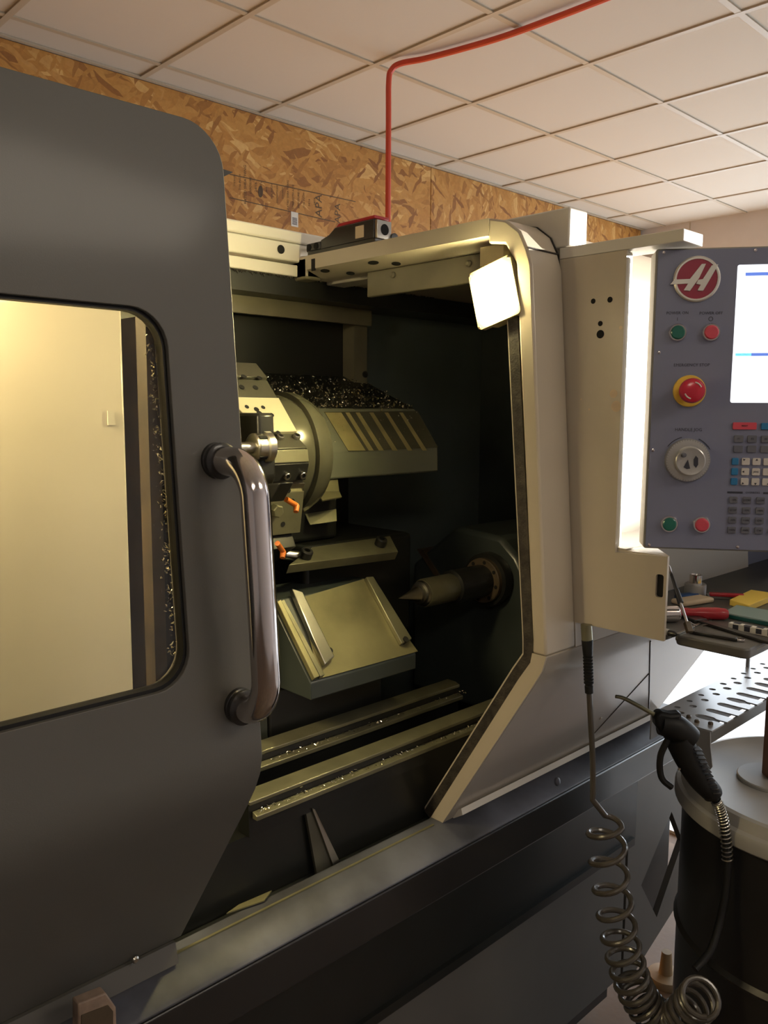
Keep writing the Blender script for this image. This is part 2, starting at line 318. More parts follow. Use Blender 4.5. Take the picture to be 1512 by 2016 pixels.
# gasket strips round the opening
def offs(prof, d):
    r = []
    for i in range(len(prof)):
        a = V(prof[max(i-1, 0)]); b = V(prof[min(i+1, len(prof)-1)]); t = (b-a).normalized(); r.append((prof[i][0]-t.y*d, prof[i][1]+t.x*d))
    return r
gp = [(.862, 1.90), (.806, 1.285), (.806, 1.248), (.83, 1.211), (1.035, .88)]
MB().strip(gp, XR+.006, XR+.03, .020).build('gasket', M['gasket'], lathe, label='chip-covered dark rubber seal of the opening')
MB().strip(offs(gp, .0205), XR+.008, XR+.03, .003).build('seal_lip', M['beige'], lathe)
# warm bright drip flange along the bottom of the lower cover
MB().prism([(XR+.03, 1.0, .8845), (1.92, 1.0, .8845), (1.92, .974, .9015), (XR+.03, .974, .9015)], (0, .004, .012)).build('drip_flange', M['white'], lathe)
MB().cyl((XE-.10, .9895, .905), (XE-.102, .984, .902), .0).build('seam', M['ink'], lathe) if False else None
# panel seams on the sloping cover
def slope(p): n = V((0, -.848, -.53)); return hp(p, V((0, .80, 1.205)), n)+n*.0006
for pts, r in (([(1280, 1262), (1279, 1310), (1278, 1360), (1277, 1398)], .0017), ([(1277, 1326), (1170, 1443)], .0009)):
    MB().tube([slope(p) for p in pts], r, 6).build('seam', M['black'], lathe)
q = slope((1182, 1414)); MB().lathe(q, (0, -.848, -.53), [(0, .004), (.0015, .003), (.002, 0)], 12).build('rivet', M['beige'], lathe)
# underside slots and drip beam of the roof
for k, (p, l) in enumerate((((640, 533), .013), ((735, 517), .014), ((780, 519), .011), ((690, 538), .011))):
    fn = V((-.324, 0, -.946)); q = hp(p, V((1.158, 1, 1.9433)), fn); fx = V((.946, 0, -.324)); MB().prism([q+fx*a*.007+V((0, b*l, 0)) for a, b in circ(0, 0, 1, 14)], fn*.0008).build('slot', M['hole'], lathe)
MB().box(1.172, 1.184, .90, 1.27, 1.893, 1.943).build('drip_beam', M['olive'], lathe, bevel=.002)
for p in ((775, 541), (924, 519)): q = hx(p, 1.172); MB().lathe(q, (-1, 0, 0), [(0, .006), (.004, .006), (.006, .003)], 12).build('screw', M['olive'], lathe)
MB().box(1.1195, 1.1215, 1.372, 1.384, 1.952, 1.976).build('slot', M['hole'], lathe)
MB().box(XR, 1.16, 1.40, 1.50, 1.938, 1.983).build('corner_block', M['olive'], lathe, bevel=.004)
# rear rail over the opening
MB().box(-.6, 1.24, 1.42, 1.85, 2.012, 2.036).build('rear_cover', M['white'], lathe, bevel=.004)
MB().box(-.6, 1.20, 1.425, 1.47, 1.974, 2.0115).build('rail_channel', M['white'], lathe, bevel=.003)
MB().box(-.6, 1.12, 1.43, 1.46, 1.945, 1.969).build('rail_lip', M['white'], lathe, bevel=.002)
q = hy((553, 491), 1.424); MB().lathe(q, (0, -1, 0), [(0, .009), (.001, .009)], 14).build('bolt_hole', M['hole'], lathe)
# cap box behind the right-hand cover
MB().box(1.208, 1.262, .815, 1.62, 1.938, 2.002).build('top_box', M['white'], lathe, bevel=.003)
MB().box(XR, XE, 1.40, 1.62, 1.944, 1.984).build('roof', M['beige'], lathe)
MB().box(1.2075, XE, .93, 1.40, 1.944, 1.984).build('roof', M['beige'], lathe)
# splash enclosure inside
MB().box(-.3, 1.37, 1.552, 1.60, .55, 1.943).build('back_panel', M['oil_shade'], lathe)  # shade of the recess put into the black of this half
MB().box(1.3705, XE-.02, 1.552, 1.60, .55, 1.943).build('back_panel', M['wall_glow'], lathe)  # glow near the lamp put into the lighter teal of this half
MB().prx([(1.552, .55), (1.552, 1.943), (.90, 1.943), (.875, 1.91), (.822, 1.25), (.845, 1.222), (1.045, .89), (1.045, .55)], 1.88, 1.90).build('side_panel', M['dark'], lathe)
q0 = hx((868, 1290), 1.878); q1 = hx((1040, 1346), 1.878); MB().prism([hx(p, 1.8795) for p in ((866, 1290), (1046, 1348), (1010, 1398), (866, 1338))], (-.004, 0, 0)).build('side_skirt', M['olive'], lathe)
MB().box(-.3, XE-.02, 1.02, 1.552, .54, .56).build('sump_floor', M['oil_shade'], lathe)
MB().box(-.3, XE, 1.03, 1.05, .55, .876).build('trough_wall', M['oil_shade'], lathe)
MB().box(-.3, 1.90, 1.44, 1.552, 1.905, 1.943).build('header', M['oil_shade'], lathe)
MB().box(-.3, 1.40, 1.50, 1.515, 1.868, 1.9045).build('header_strip', M['olive'], lathe)
MB().box(1.352, 1.394, 1.51, 1.551, 1.60, 1.9045).build('frame_post', M['olive'], lathe)
q = hy((718, 737), 1.51); MB().lathe(q, (0, -1, 0), [(0, .008), (.003, .008), (.005, .004)], 12).build('bolt', M['dsteel'], lathe)
# serrated row of chips on the header edge
b = MB()
for k in range(260):
    x = .55+1.0*random.random(); s = random.uniform(.002, .006); a = random.random()*6
    b.prism([(x, 1.437, 1.945), (x+s, 1.436, 1.945+s*.3), (x+s*.5, 1.434, 1.945-s*random.uniform(.5, 1.6))], (0, .002, 0))
b.build('hanging_chips', M['gasket'], lathe, smooth=False, kind='stuff')

# white headstock guard seen through the door glass
MB().box(-.6, .563, 1.12, 1.14, .95, 1.92).build('headstock_guard', M['white'], lathe, bevel=.004)
q = hy((218, 823), 1.119); MB().box(q.x-.005, q.x+.005, 1.1175, 1.1195, q.z-.01, q.z+.01).build('sticker', M['paper'], lathe)
MB().box(.60, .632, 1.15, 1.50, .95, 1.80).build('spindle_guard', M['brown'], lathe)
MB().box(.64, .66, 1.25, 1.54, .9, 1.80).build('spindle_guard', M['olive'], lathe)

# sliding door
door_y = lambda z: .79+.0895*(z-1.25)
XD = .56; ZT = 1.988; ZB = 1.285
outer = [(-.6, ZB), (XD, ZB)]+[(XD-.05+.05*math.cos(a), ZT-.05+.05*math.sin(a)) for a in [PI/2*k/8 for k in range(9)]]+[(-.6, ZT)]
win = rrect(-.42, .472, 1.358, 1.774, .042, 7)
b = MB(); b.holed([outer, win], lambda x, z: V((x, door_y(z), z)), (0, .03, 0))
prof = [(door_y(ZB), ZB), (door_y(1.27), 1.27), (.7905, 1.250), (.795, 1.228), (.806, 1.204), (.822, 1.178), (.995, .918)]
b.strip(prof, -.6, XD, .02)
bmesh.ops.delete(b.bm, geom=[f for f in b.bm.faces if all(abs(v.co.z-ZB) < .004 for v in f.verts)], context='FACES_ONLY')
bmesh.ops.remove_doubles(b.bm, verts=[v for v in b.bm.verts if abs(v.co.z-ZB) < 1e-5], dist=1e-5)
b.box(-.6, XD-.05, door_y(ZT)+.002, .95, ZT-.012, ZT-.001)
door = b.build('door', M['grey'], lathe, bevel=.0045, seg=3, label='dark grey sliding door with a window and a chrome handle')
b = MB(); b.holed([rrect(-.426, .478, 1.352, 1.78, .046, 7), rrect(-.416, .468, 1.362, 1.77, .039, 7)], lambda x, z: V((x, door_y(z)+.006, z)), (0, .014, 0))
b.build('window_seal', M['rubber'], door)
b = MB(); b.prism([(x, door_y(z)+.013, z) for x, z in rrect(-.425, .477, 1.353, 1.779, .045, 7)], (0, .005, 0)); b.build('window_pane', M['pane'], door)
# chip-strewn inner lip of the window
b = MB(); b.box(.461, .476, .862, .885, 1.32, 1.80); b.build('inner_frame', M['brown'], door)
b = MB()
for k in range(420):
    z = 1.34+.42*random.random()**.8; y = door_y(z)+.024; x = .466+random.gauss(0, .004); s = random.uniform(.001, .0032)
    d = [V((random.uniform(-s, s), random.uniform(-s, s), random.uniform(-s, s))) for _ in range(3)]
    b.prism([V((x, y, z))+e for e in d], (s*.3, s*.3, .0002))
b.build('chips', M['chip'], door, smooth=False, kind='stuff')
# handle
hxm = .524
hp_ = [(hxm, .822, 1.607), (hxm, .79, 1.607)]+[(hxm, .788-.042*math.sin(a), 1.565+.042*math.cos(a)) for a in [PI/2*k/8 for k in range(9)]]+[(hxm+.004, .742, 1.45)]+[(hxm+.008, .784-.042*math.cos(a), 1.362-.042*math.sin(a)) for a in [PI/2*k/8 for k in range(9)]]+[(hxm+.008, .80, 1.32)]
hp_ = [V(p) for p in hp_]
MB().tube(hp_, .0165, 24).build('handle', M['chrome'], door, label='polished chrome door handle')
for z, x in ((1.607, hxm), (1.32, hxm+.008)):
    y = door_y(z); MB().lathe((x, y+.004, z), (0, -1, 0), [(0, .021), (.008, .021), (.009, .019), (.011, .019), (.012, .021), (.016, .021), (.018, .0175)], 28).build('handle_collar', M['black'], door)
# bottom rail of the door and its screw
MB().prism([(-.6, .990, .917), (.548, .990, .917), (.548, .982, .889), (-.6, .982, .889)], (0, .006, 0)).build('bottom_rail', M['base'], door)
q = hy((265, 1888), .984); MB().lathe(q, (0, -1, 0), [(0, .005), (.003, .005), (.005, .003)], 14).build('screw', M['steel'], door)
MB().prism([hy(p, .93) for p in ((440, 333), (459, 339), (440, 348))], (0, .02, 0)).build('end_tab', M['black'], door)

# sill ledge, skirt and base
LE = 1.97
MB().prx([(1.028, .888), (1.0, .888), (.949, .868), (.944, .862), (.947, .858), (1.028, .858)], -.6, LE).build('sill_ledge', M['ledge'], lathe, bevel=.002)
MB().prx([(.945, .8575), (.945, .784), (.96, .776), (1.06, .776), (1.06, .8575)], -.6, LE).build('sill_skirt', M['black'], lathe, bevel=.003)
MB().prx([(1.005, .8885), (1.001, .8885), (1.001, .8905), (1.005, .8905)], .45, 1.1).build('sill_edge', M['plate'], lathe)
q0, q1 = hz((450, 1803), .8895), hz((528, 1800), .8895)
MB().prism([hz(p, .8906) for p in ((446, 1800), (470, 1783), (535, 1755), (520, 1775))], (0, 0, .002)).build('reflection_patch', M['plate'], lathe)  # reflected light inside the sill, put into a pale patch
q = hy((1091, 1533), .952); MB().lathe((q.x, .9455, q.z-.004), (0, -1, .3), [(0, .009), (.004, .008), (.006, .003)], 18).build('plug', M['ledge'], lathe)
MB().box(-.6, 1.93, 1.06, 1.2, .13, .78).build('base_panel', M['base'], lathe, bevel=.004)
MB().box(-.6, 1.93, 1.10, 1.3, .05, .13).build('skid', M['black'], lathe)
MB().box(1.932, 2.34, 1.14, 1.2, .12, .775).build('base_panel', M['oil_shade'], lathe, bevel=.004)  # blackened panel; shade inside the gusset hole put into its colour
b = MB(); P0 = V((1.95, 1.075, 0))
b.holed([[(1.94, .08), (2.35, .25), (2.35, .78), (1.94, .78)], [(2.02, .36), (2.12, .22), (2.26, .40), (2.18, .52)]], lambda x, z: V((x, 1.06, z)), (0, .018, 0))
b.build('base_gusset', M['base'], lathe)
# levelling foot
ft = hz((1310, 1930), 0)
b = MB(); b.lathe((ft.x, ft.y, .001), (0, 0, 1), [(0, .055), (.012, .055), (.02, .05), (.024, .02), (.09, .014)], 24); b.build('levelling_foot', M['foot'], lathe, label='tan cast levelling foot under the base')

# ------------------------------------------------------------------ support cabinet, top lip
b = MB(); b.holed([[(.706, 1.436), (.614, 1.441), (.614, 1.305), (.782, 1.305), (.842, 1.918), (.706, 1.918)], rrect(.619, .632, 1.374, 1.411, .004, 4)],
        lambda y, z: V((1.207, y, z)), (.006, 0, 0))
cab = b.build('support_cabinet', M['beige'], lathe, smooth=False, label='beige cabinet arm that carries the control panel')
MB().box(1.212, 1.216, .617, .634, 1.37, 1.415).build('slot', M['hole'], cab)
MB().box(1.213, 1.232, .708, .80, 1.44, 1.918).build('hinge_post', M['white'], cab, bevel=.004)
MB().box(1.207, 1.27, .613, .832, 1.9185, 1.937).build('top_lip', M['white'], cab, bevel=.0012)
MB().box(1.2135, 1.55, .69, .80, 1.437, 1.443).build('shelf_top', M['beige'], cab)
MB().prism([(1.2135, .614, 1.4405), (1.30, .69, 1.4405), (1.2135, .69, 1.4405)], (0, 0, -.003)).build('shelf_corner', M['beige'], cab)
MB().box(1.2135, 2.558, .792, .800, 1.306, 1.436).build('alcove_back', M['panel'], cab)
MB().box(2.55, 2.558, .52, .7915, 1.306, 1.436).build('alcove_light_stop', M['panel'], cab)  # unseen end wall added to keep outdoor light off the alcove
MB().box(1.5502, 2.558, .52, .80, 1.437, 1.443).build('shelf_top', M['beige'], cab)  # unseen top piece added with it to shut out light
for p, r in (((1168, 593), .0042), ((1201, 590), .0046), ((1182, 637), .0042), ((1182, 658), .0068)):
    q = hx(p, 1.2068); MB().lathe(q, (-1, 0, 0), [(0, r), (.0006, r)], 18).build('hole', M['hole'], cab)
random.seed(5)
for p, r in (((1213, 800), .009), ((1208, 775), .007), ((1222, 645), .003), ((1144, 786), .0015), ((1160, 806), .0018)):
    q = hx(p, 1.2069); MB().lathe(q, (-1, 0, 0), [(0, r), (.0001, r)], 14).build('stain', M['cloth'], cab)

# ------------------------------------------------------------------ work lamp
la = thing('work_lamp', 'glowing rectangular work lamp in the top right corner of the machine opening', 'lamp', (1.16, .90, 1.81))
ang = math.radians(-15); ly, lz = V((0, math.cos(ang), math.sin(ang)))*1, V((0, -math.sin(ang), math.cos(ang)))
lc = V((1.124, .899, 1.861))
MB().obox(lc+V((.024, 0, 0)), (1, 0, 0), ly, lz, .018, .041, .045).build('housing', M['lampf'], la, bevel=.006)
b = MB(); b.holed([rrect(-.046, .046, -.050, .050, .008), rrect(-.038, .038, -.0405, .0405, .01)], lambda u, v: lc+ly*u+lz*v+V((-.006, 0, 0)), (.012, 0, 0))
b.build('frame', M['lampf'], la, bevel=.002)
b = MB()
for sc_, dx in ((1, 0),): b.prism([lc+ly*u+lz*v+V((-.014, 0, 0)) for u, v in rrect(-.0320, .0320, -.0350, .0350, .01)], (.016, 0, 0))
b.build('lens', M['lens'], la, bevel=.009, seg=3, label='glowing warm white lens')
for u, v in ((-.042, .046), (.042, .046), (.042, -.046)): MB().lathe(lc+ly*u+lz*v+V((-.006, 0, 0)), (-1, 0, 0), [(0, .003), (.002, .002)], 10).build('screw', M['brown'], la)
MB().box(1.13, 1.165, .89, .94, 1.91, 1.942).build('bracket', M['lampf'], la)

# ------------------------------------------------------------------ turret on its housing
tur = thing('tool_turret', 'round tool turret with steel blocks, behind the half-open door', 'turret', (.9, 1.35, 1.385))
TX0, TX1 = .848, .94
poly = [(1.343, 1.745), (1.305, 1.716), (1.272, 1.681), (1.217, 1.620), (1.180, 1.595), (1.176, 1.572), (1.188, 1.539), (1.200, 1.520), (1.213, 1.442), (1.295, 1.394), (1.37, 1.39), (1.45, 1.44), (1.49, 1.54), (1.49, 1.63), (1.45, 1.70), (1.39, 1.745)]
MB().prx(poly, TX0+.004, TX1).build('disc', M['turret'], tur, bevel=.0015)
def facet(i, px, off=0):
    a, b_ = V((0, *poly[i])), V((0, *poly[i+1])); t = (b_-a).normalized(); n = V((0, -abs(t.z), 0))
    n = V((1, 0, 0)).cross(t).normalized()
    if n.dot((a+b_)/2-V((0, 1.37, 1.585))) < 0: n = -n
    return hp(px, a+n*off, n), n, t
def block(i, x0, x1, th, m, name, u0=0.02, u1=.98, **k):
    a, b_ = V((0, *poly[i])), V((0, *poly[i+1])); t = b_-a; _, n, _ = facet(i, (560, 900))
    A, B = a+t*u0, a+t*u1
    return MB().prism([(x0, *A.yz), (x1, *A.yz), (x1, *B.yz), (x0, *B.yz)], n*th).build(name, M[m], tur, bevel=.001, **k)
block(0, .80, .943, .012, 'turret', 'tool_block')
block(1, .80, .942, .008, 'turret', 'tool_block')
b1 = MB(); 
a, b_ = V((0, *poly[2])), V((0, *poly[3])); t = b_-a; _, n, _ = facet(2, (560, 840))
def FB(u, x): q = a+t*u; return V((x, q.y, q.z))
b1.prism([FB(.0, .80), FB(.0, .9435), FB(1.0, .9435), FB(1.0, .865), FB(1.0, .86), FB(1.08, .85), FB(.82, .828), FB(.80, .855), FB(.33, .842), FB(.33, .80)], n*.010)
tbB = b1.build('tool_block', M['ground'], tur, bevel=.001, label='bright ground steel tool block')
for p, r in (((486, 801), .0042), ((518, 802), .0042), ((535, 817), .0045), ((516, 852), .0046), ((548, 852), .0046), ((505, 806), .0052), ((511, 814), .006)):
    q, n, t_ = facet(2, p, .0101); MB().lathe(q, n, [(0, r), (.0005, r)], 16).build('hole', M['hole'], tbB)
q, n, _ = facet(2, (516, 829), .0101); MB().lathe(q, n, [(0, .0105), (.0022, .0105), (.0032, .008)], 20).build('set_screw', M['steel'], tbB)
for i_, p_ in ((0, (480, 741)), (0, (511, 744)), (1, (503, 763)), (1, (476, 762))):
    q, n, t_ = facet(i_, p_, .0125 if i_ == 0 else .0085); MB().lathe(q, n, [(0, .0055), (.0005, .0055)], 16).build('hole', M['hole'], tur)
wA = block(3, .858, .9425, .003, 'turret', 'clamp_wedge'); wB = block(4, .858, .9425, .002, 'oily', 'clamp_wedge'); wC = block(5, .858, .9425, .003, 'dsteel', 'clamp_wedge')
for i, p, W_ in ((3, (551, 863), wA), (3, (583, 862), wA), (5, (563, 936), wC), (5, (594, 934), wC)):
    q, n, _ = facet(i, p, .003)
    MB().lathe(q, n, [(0, .0068), (.006, .0068), (.007, .006), (.007, .0038), (.0045, .0036)], 20, cap=False).build('socket_screw', M['steel'], W_)
    MB().lathe(q+n*.0036, n, [(0, .0042), (.0004, .0042)], 6).build('socket', M['hole'], W_)
block(6, .85, .944, .004, 'steel', 'clamp_wedge', .2, 1)
bF = block(7, .80, .9435, .010, 'oily', 'tool_block', .0, 1)
for p, r in (((568, 966), .0048), ((575, 988), .006), ((557, 1032), .0048), ((528, 1035), .004)):
    q, n, t_ = facet(7, p, .0102); MB().lathe(q, n, [(0, r), (.0005, r)], 16).build('hole', M['hole'], bF)
q, n, _ = facet(7, (540, 1004), .0102); MB().lathe(q, n, [(0, .012), (.012, .012), (.014, .010)], 6).build('hex_nut', M['oily'], bF)
q0, n, _ = facet(7, (555, 983), .014); q1, n, _ = facet(7, (575, 996), .016)
for A, B in (((555, 982), (574, 994)), ((538, 1068), (548, 1084))):
    q0 = hx(A, .86)+V((0, -.012, 0)); q1 = hx(B, .885)+V((0, -.014, 0))
    b = MB(); b.cyl(q0, q1, .0048, n=14); b.cyl(q1, q1+V((-.006, -.006, -.010)), .0055, .0045, n=14); b.build('coolant_nozzle', M['orange'], tur, label='orange plastic coolant nozzle')
MB().cyl((.935, 1.24, 1.395), (.962, 1.232, 1.39), .010, n=12).build('lock_pin', M['steel'], tur)
# lower dark blocks and the collet holder beside the door
block(8, .84, .93, .03, 'dsteel', 'tool_block', 0, .9)
hc = hx((515, 897), .855)
b = MB(); b.prx([(1.16, 1.66), (1.155, 1.55), (1.19, 1.50), (1.26, 1.48), (1.30, 1.66)], .822, .856); b.build('holder_body', M['dsteel'], tur, bevel=.006)
ch = b = MB(); c0 = V((.845, 1.165, 1.602)); b.lathe(c0, (-1, 0, 0), [(0, .028), (.012, .028), (.014, .024), (.030, .024), (.032, .022), (.034, .017), (.034, .012)], 28)
cn = b.build('collet_nut', M['steel'], tur, label='slotted bright collet nut')
MB().cyl(c0+V((-.03, 0, 0)), c0+V((-.075, 0, 0)), .010, n=16).build('drill_shank', M['steel'], tur)
for k in range(4):
    a_ = PI/4+PI/2*k; MB().obox(c0+V((-.022, math.cos(a_)*.0238, math.sin(a_)*.0238)), (1, 0, 0), (0, math.cos(a_), math.sin(a_)), (0, -math.sin(a_), math.cos(a_)), .008, .0015, .003).build('notch', M['hole'], cn)
# boring-bar holder, dark, on the lower block
b = MB(); b.prism([hx(p, .84)+V((0, -.01, 0)) for p in ((520, 952), (573, 948), (553, 985), (520, 988))], (-.03, 0, 0)); b.build('bar_holder', M['dsteel'], tur, bevel=.003)

# housing behind the disc
hous = thing('turret_housing', 'grey green slanted turret housing strewn with metal chips', 'housing', (1.2, 1.4, 1.5))
b = MB(); b.prx([(1.277, 1.527), (1.279, 1.583), (1.352, 1.668), (1.45, 1.705), (1.548, 1.745), (1.548, 1.527)], 1.03, 1.402); b.build('body', M['sage'], hous, bevel=.004)
sp, sn = V((0, 1.279, 1.583)), V((0, -.757, .653))
for k, (u0, u1) in enumerate(((640, 672), (680, 688), (700, 708), (727, 735), (757, 764), (786, 793))):
    pts = [hp(p, sp+sn*.0006, sn) for p in ((u0, 812), (u1, 812), (u1+48, 887), (u0+46, 887))]
    MB().prism(pts, -sn*.0004).build('yellow_streak', M['streak'], hous)  # bright yellow streaks down the sloping face
pts = [hp(p, sp+sn*.0004, sn) for p in ((638, 811), (822, 809), (862, 880), (686, 889))]; MB().prism(pts, -sn*.0003).build('polished_patch', M['sage2'], hous)
pts = [hp(p, sp+sn*.0006, sn) for p in ((616, 849), (648, 848), (652, 855), (620, 858))]; MB().prism(pts, -sn*.0003).build('polished_patch', M['plate'], hous)
cy_, cz_ = 1.322, 1.578
MB().lathe((.945, cy_, cz_), (1, 0, 0), [(0, .108), (.03, .116), (.042, .113), (.044, .122), (.062, .122), (.085, .112)], 56).build('collar_ring', M['sage2'], hous, label='oily polished ring behind the turret disc')
def shield(p4, D, m='plate', th=.003):
    pts = [hd(p, d) for p, d in zip(p4, D)]; n = (pts[1]-pts[0]).cross(pts[2]-pts[1]).normalized()
    return MB().prism(pts, n*th)
shield(((614, 932), (663, 926), (668, 967), (624, 968)), (1.665, 1.70, 1.68, 1.645)).build('shield_plate', M['plate'], hous, label='bright bent shield plate')
shield(((624, 969), (668, 967), (673, 978), (635, 985)), (1.645, 1.68, 1.665, 1.63)).build('shield_lip', M['plate'], hous)
shield(((596, 1005), (605, 1012), (661, 1003), (662, 1027), (610, 1034)), (1.66, 1.66, 1.69, 1.67, 1.64)).build('shield_plate', M['oily'], hous)
MB().box(.97, 1.12, 1.30, 1.50, 1.40, 1.53).build('carriage_block', M['oil_shade'], hous, bevel=.01)
# bracket bar with cap screws
br = [hy(p, Y) for p, Y in (((569, 1112), 1.20), ((784, 1086), 1.20), ((768, 1055), 1.25), ((615, 1077), 1.25))]
n = (br[1]-br[0]).cross(br[2]-br[1]).normalized()
if n.y > 0: n = -n
bar = MB().prism(br, -n*.02).build('clamp_bar', M['oily'], hous, bevel=.001)
for p in ((601, 1096), (748, 1072)):
    q = hp(p, br[0], n); MB().lathe(q-n*.001, n, [(0, .012), (.014, .012), (.016, .0105), (.016, .006), (.012, .0058)], 20, cap=False).build('cap_screw', M['dsteel'], bar)
MB().box(1.0, 1.30, 1.26, 1.50, 1.18, 1.40).build('saddle', M['oil_shade'], hous, bevel=.01)

MB().strip([(1.548, 1.7465), (1.45, 1.7063), (1.354, 1.6695)], 1.031, 1.398, -.001).build('grime', M['oil_shade'], hous)
# chips: loose swarf on the housing and round about
random.seed(11); b = MB()
def curl(p, s):
    a = random.random()*6.28; e = random.uniform(-1, 1); ax = V((math.cos(a), math.sin(a), e)).normalized(); u = ax.orthogonal().normalized(); v = ax.cross(u)
    r = s*random.uniform(.25, .5); n = random.randint(4, 7); w_ = s*.22; prev = None; ph = random.random()*6
    for k in range(n):
        t = ph+k*1.0; c = V(p)+(u*math.cos(t)+v*math.sin(t))*r+ax*(k*s*.10)
        cur = (b.bm.verts.new(c), b.bm.verts.new(c+ax*w_))
        if prev: b.face((prev[0], cur[0], cur[1], prev[1]))
        prev = cur
def topz(y): return 1.668+(y-1.352)*.378 if y > 1.352 else 1.583+(y-1.279)*1.164
for k in range(1500):
    y = 1.352+.19*random.random()**1.3; x = random.uniform(.96, 1.40); curl((x, y, topz(y)+random.uniform(0, .008)), random.uniform(.003, .008)*(1 if random.random() < .93 else 2.0))
for k in range(150): y = random.uniform(1.285, 1.35); curl((random.uniform(1.04, 1.42), y, topz(y)+.001), random.uniform(.002, .004))
b.build('chips', M['chip'], hous, smooth=False, kind='stuff')

# ------------------------------------------------------------------ cross slide plate
xs_ = thing('cross_slide', 'slanted cross slide plate with two raised guide bars', 'slide', (1.0, 1.15, .95))
b = MB(); b.prx([(1.078, 1.20), (1.19, 1.325), (1.30, 1.325), (1.30, 1.17), (1.078, 1.17)], .866, 1.126); b.build('body', M['dark'], xs_, bevel=.002)
cn_ = V((0, -.745, .667)); cp = V((0, 1.078, 1.20)); ct = V((0, .667, .745))
def CS(p, off=0): return hp(p, cp+cn_*off, cn_)
MB().prism([CS(p, .001) for p in ((590, 1178), (718, 1140), (822, 1283), (628, 1337))], cn_*.0015).build('wear_plate', M['plate'], xs_)
MB().prism([CS(p, .002) for p in ((569, 1165), (590, 1172), (652, 1298), (634, 1315))], cn_*.012).build('guide_bar', M['steel'], xs_, bevel=.0015)
MB().prism([CS(p, .002) for p in ((716, 1141), (730, 1140), (806, 1262), (786, 1272))], cn_*.010).build('guide_bar', M['oily'], xs_, bevel=.0015)
MB().prism([CS(p, .001) for p in ((541, 1190), (548, 1186), (624, 1336), (614, 1341))], cn_*.010).build('edge_strip', M['plate'], xs_, bevel=.001)
MB().prism([CS(p, .001) for p in ((550, 1187), (556, 1184), (636, 1332), (627, 1336))], cn_*.007).build('edge_strip', M['oily'], xs_, bevel=.001)
q = CS((648, 1282), .003); MB().lathe(q, cn_, [(0, .006), (.004, .006)], 12).build('screw', M['dsteel'], xs_)
q = CS((793, 1264), .003); MB().lathe(q, cn_, [(0, .006), (.012, .006)], 12).build('screw', M['dsteel'], xs_)
MB().box(.84, 1.12, 1.165, 1.32, .95, 1.17).build('pedestal', M['oil_shade'], xs_, bevel=.006)
b = MB(); b.box(.70, .838, 1.165, 1.26, .90, 1.176); b.build('side_box', M['teal_d'], xs_, bevel=.002)

# ------------------------------------------------------------------ tailstock with live centre
ts = thing('tailstock', 'dark tailstock with a pointed live centre', 'tailstock', (1.5, 1.22, 1.0))
tip = hy((785, 1178), 1.2); ax = V((1, 0, 0))
k_ = 1.0
b = MB(); b.lathe(tip, ax, [(0, .0005), (.055, .0165), (.056, .021), (.062, .021), (.064, .026), (.07, .028), (.075, .026)], 30); b.build('centre_point', M['steel'], ts, label='bright pointed steel centre')
b = MB(); b.lathe(tip+ax*.072, ax, [(0, .029), (.004, .031), (.09, .031), (.092, .030)], 32); b.build('centre_body', M['oily'], ts)
b = MB(); b.lathe(tip+ax*.162, ax, [(0, .030), (.003, .0375), (.12, .0375)], 32); b.build('quill', M['dsteel'], ts)
b = MB(); b.lathe(tip+ax*.268, ax, [(0, .05), (.002, .052), (.012, .052)], 36); fl = b.build('flange', M['brown'], ts)
for k in range(8):
    a_ = 2*PI*k/8+.2; MB().lathe(tip+ax*.268+V((0, math.cos(a_)*.044, math.sin(a_)*.044)), -ax, [(0, .0045), (.0008, .0045)], 12).build('hole', M['hole'], fl)
b = MB(); b.lathe(tip+ax*.28, ax, [(0, .062), (.02, .064), (.03, .06)], 36); b.build('flange_ring', M['dsteel'], ts)
yc, zc = tip.y, tip.z
b = MB(); b.prx([(yc-.07, zc+.06), (yc-.02, zc+.10), (yc+.12, zc+.11), (yc+.26, zc+.0), (yc+.26, .95), (yc-.06, .95), (yc-.13, zc-.12), (yc-.12, zc-.02)], tip.x+.309, 1.86); b.build('body', M['dark'], ts, bevel=.012)
b = MB(); b.prism([hy(p, Y) for p, Y in (((832, 1083), 1.42), ((868, 1077), 1.42), ((905, 1112), 1.36), ((866, 1135), 1.36))], (0, .02, 0)); b.build('wiper_plate', M['brown'], ts)

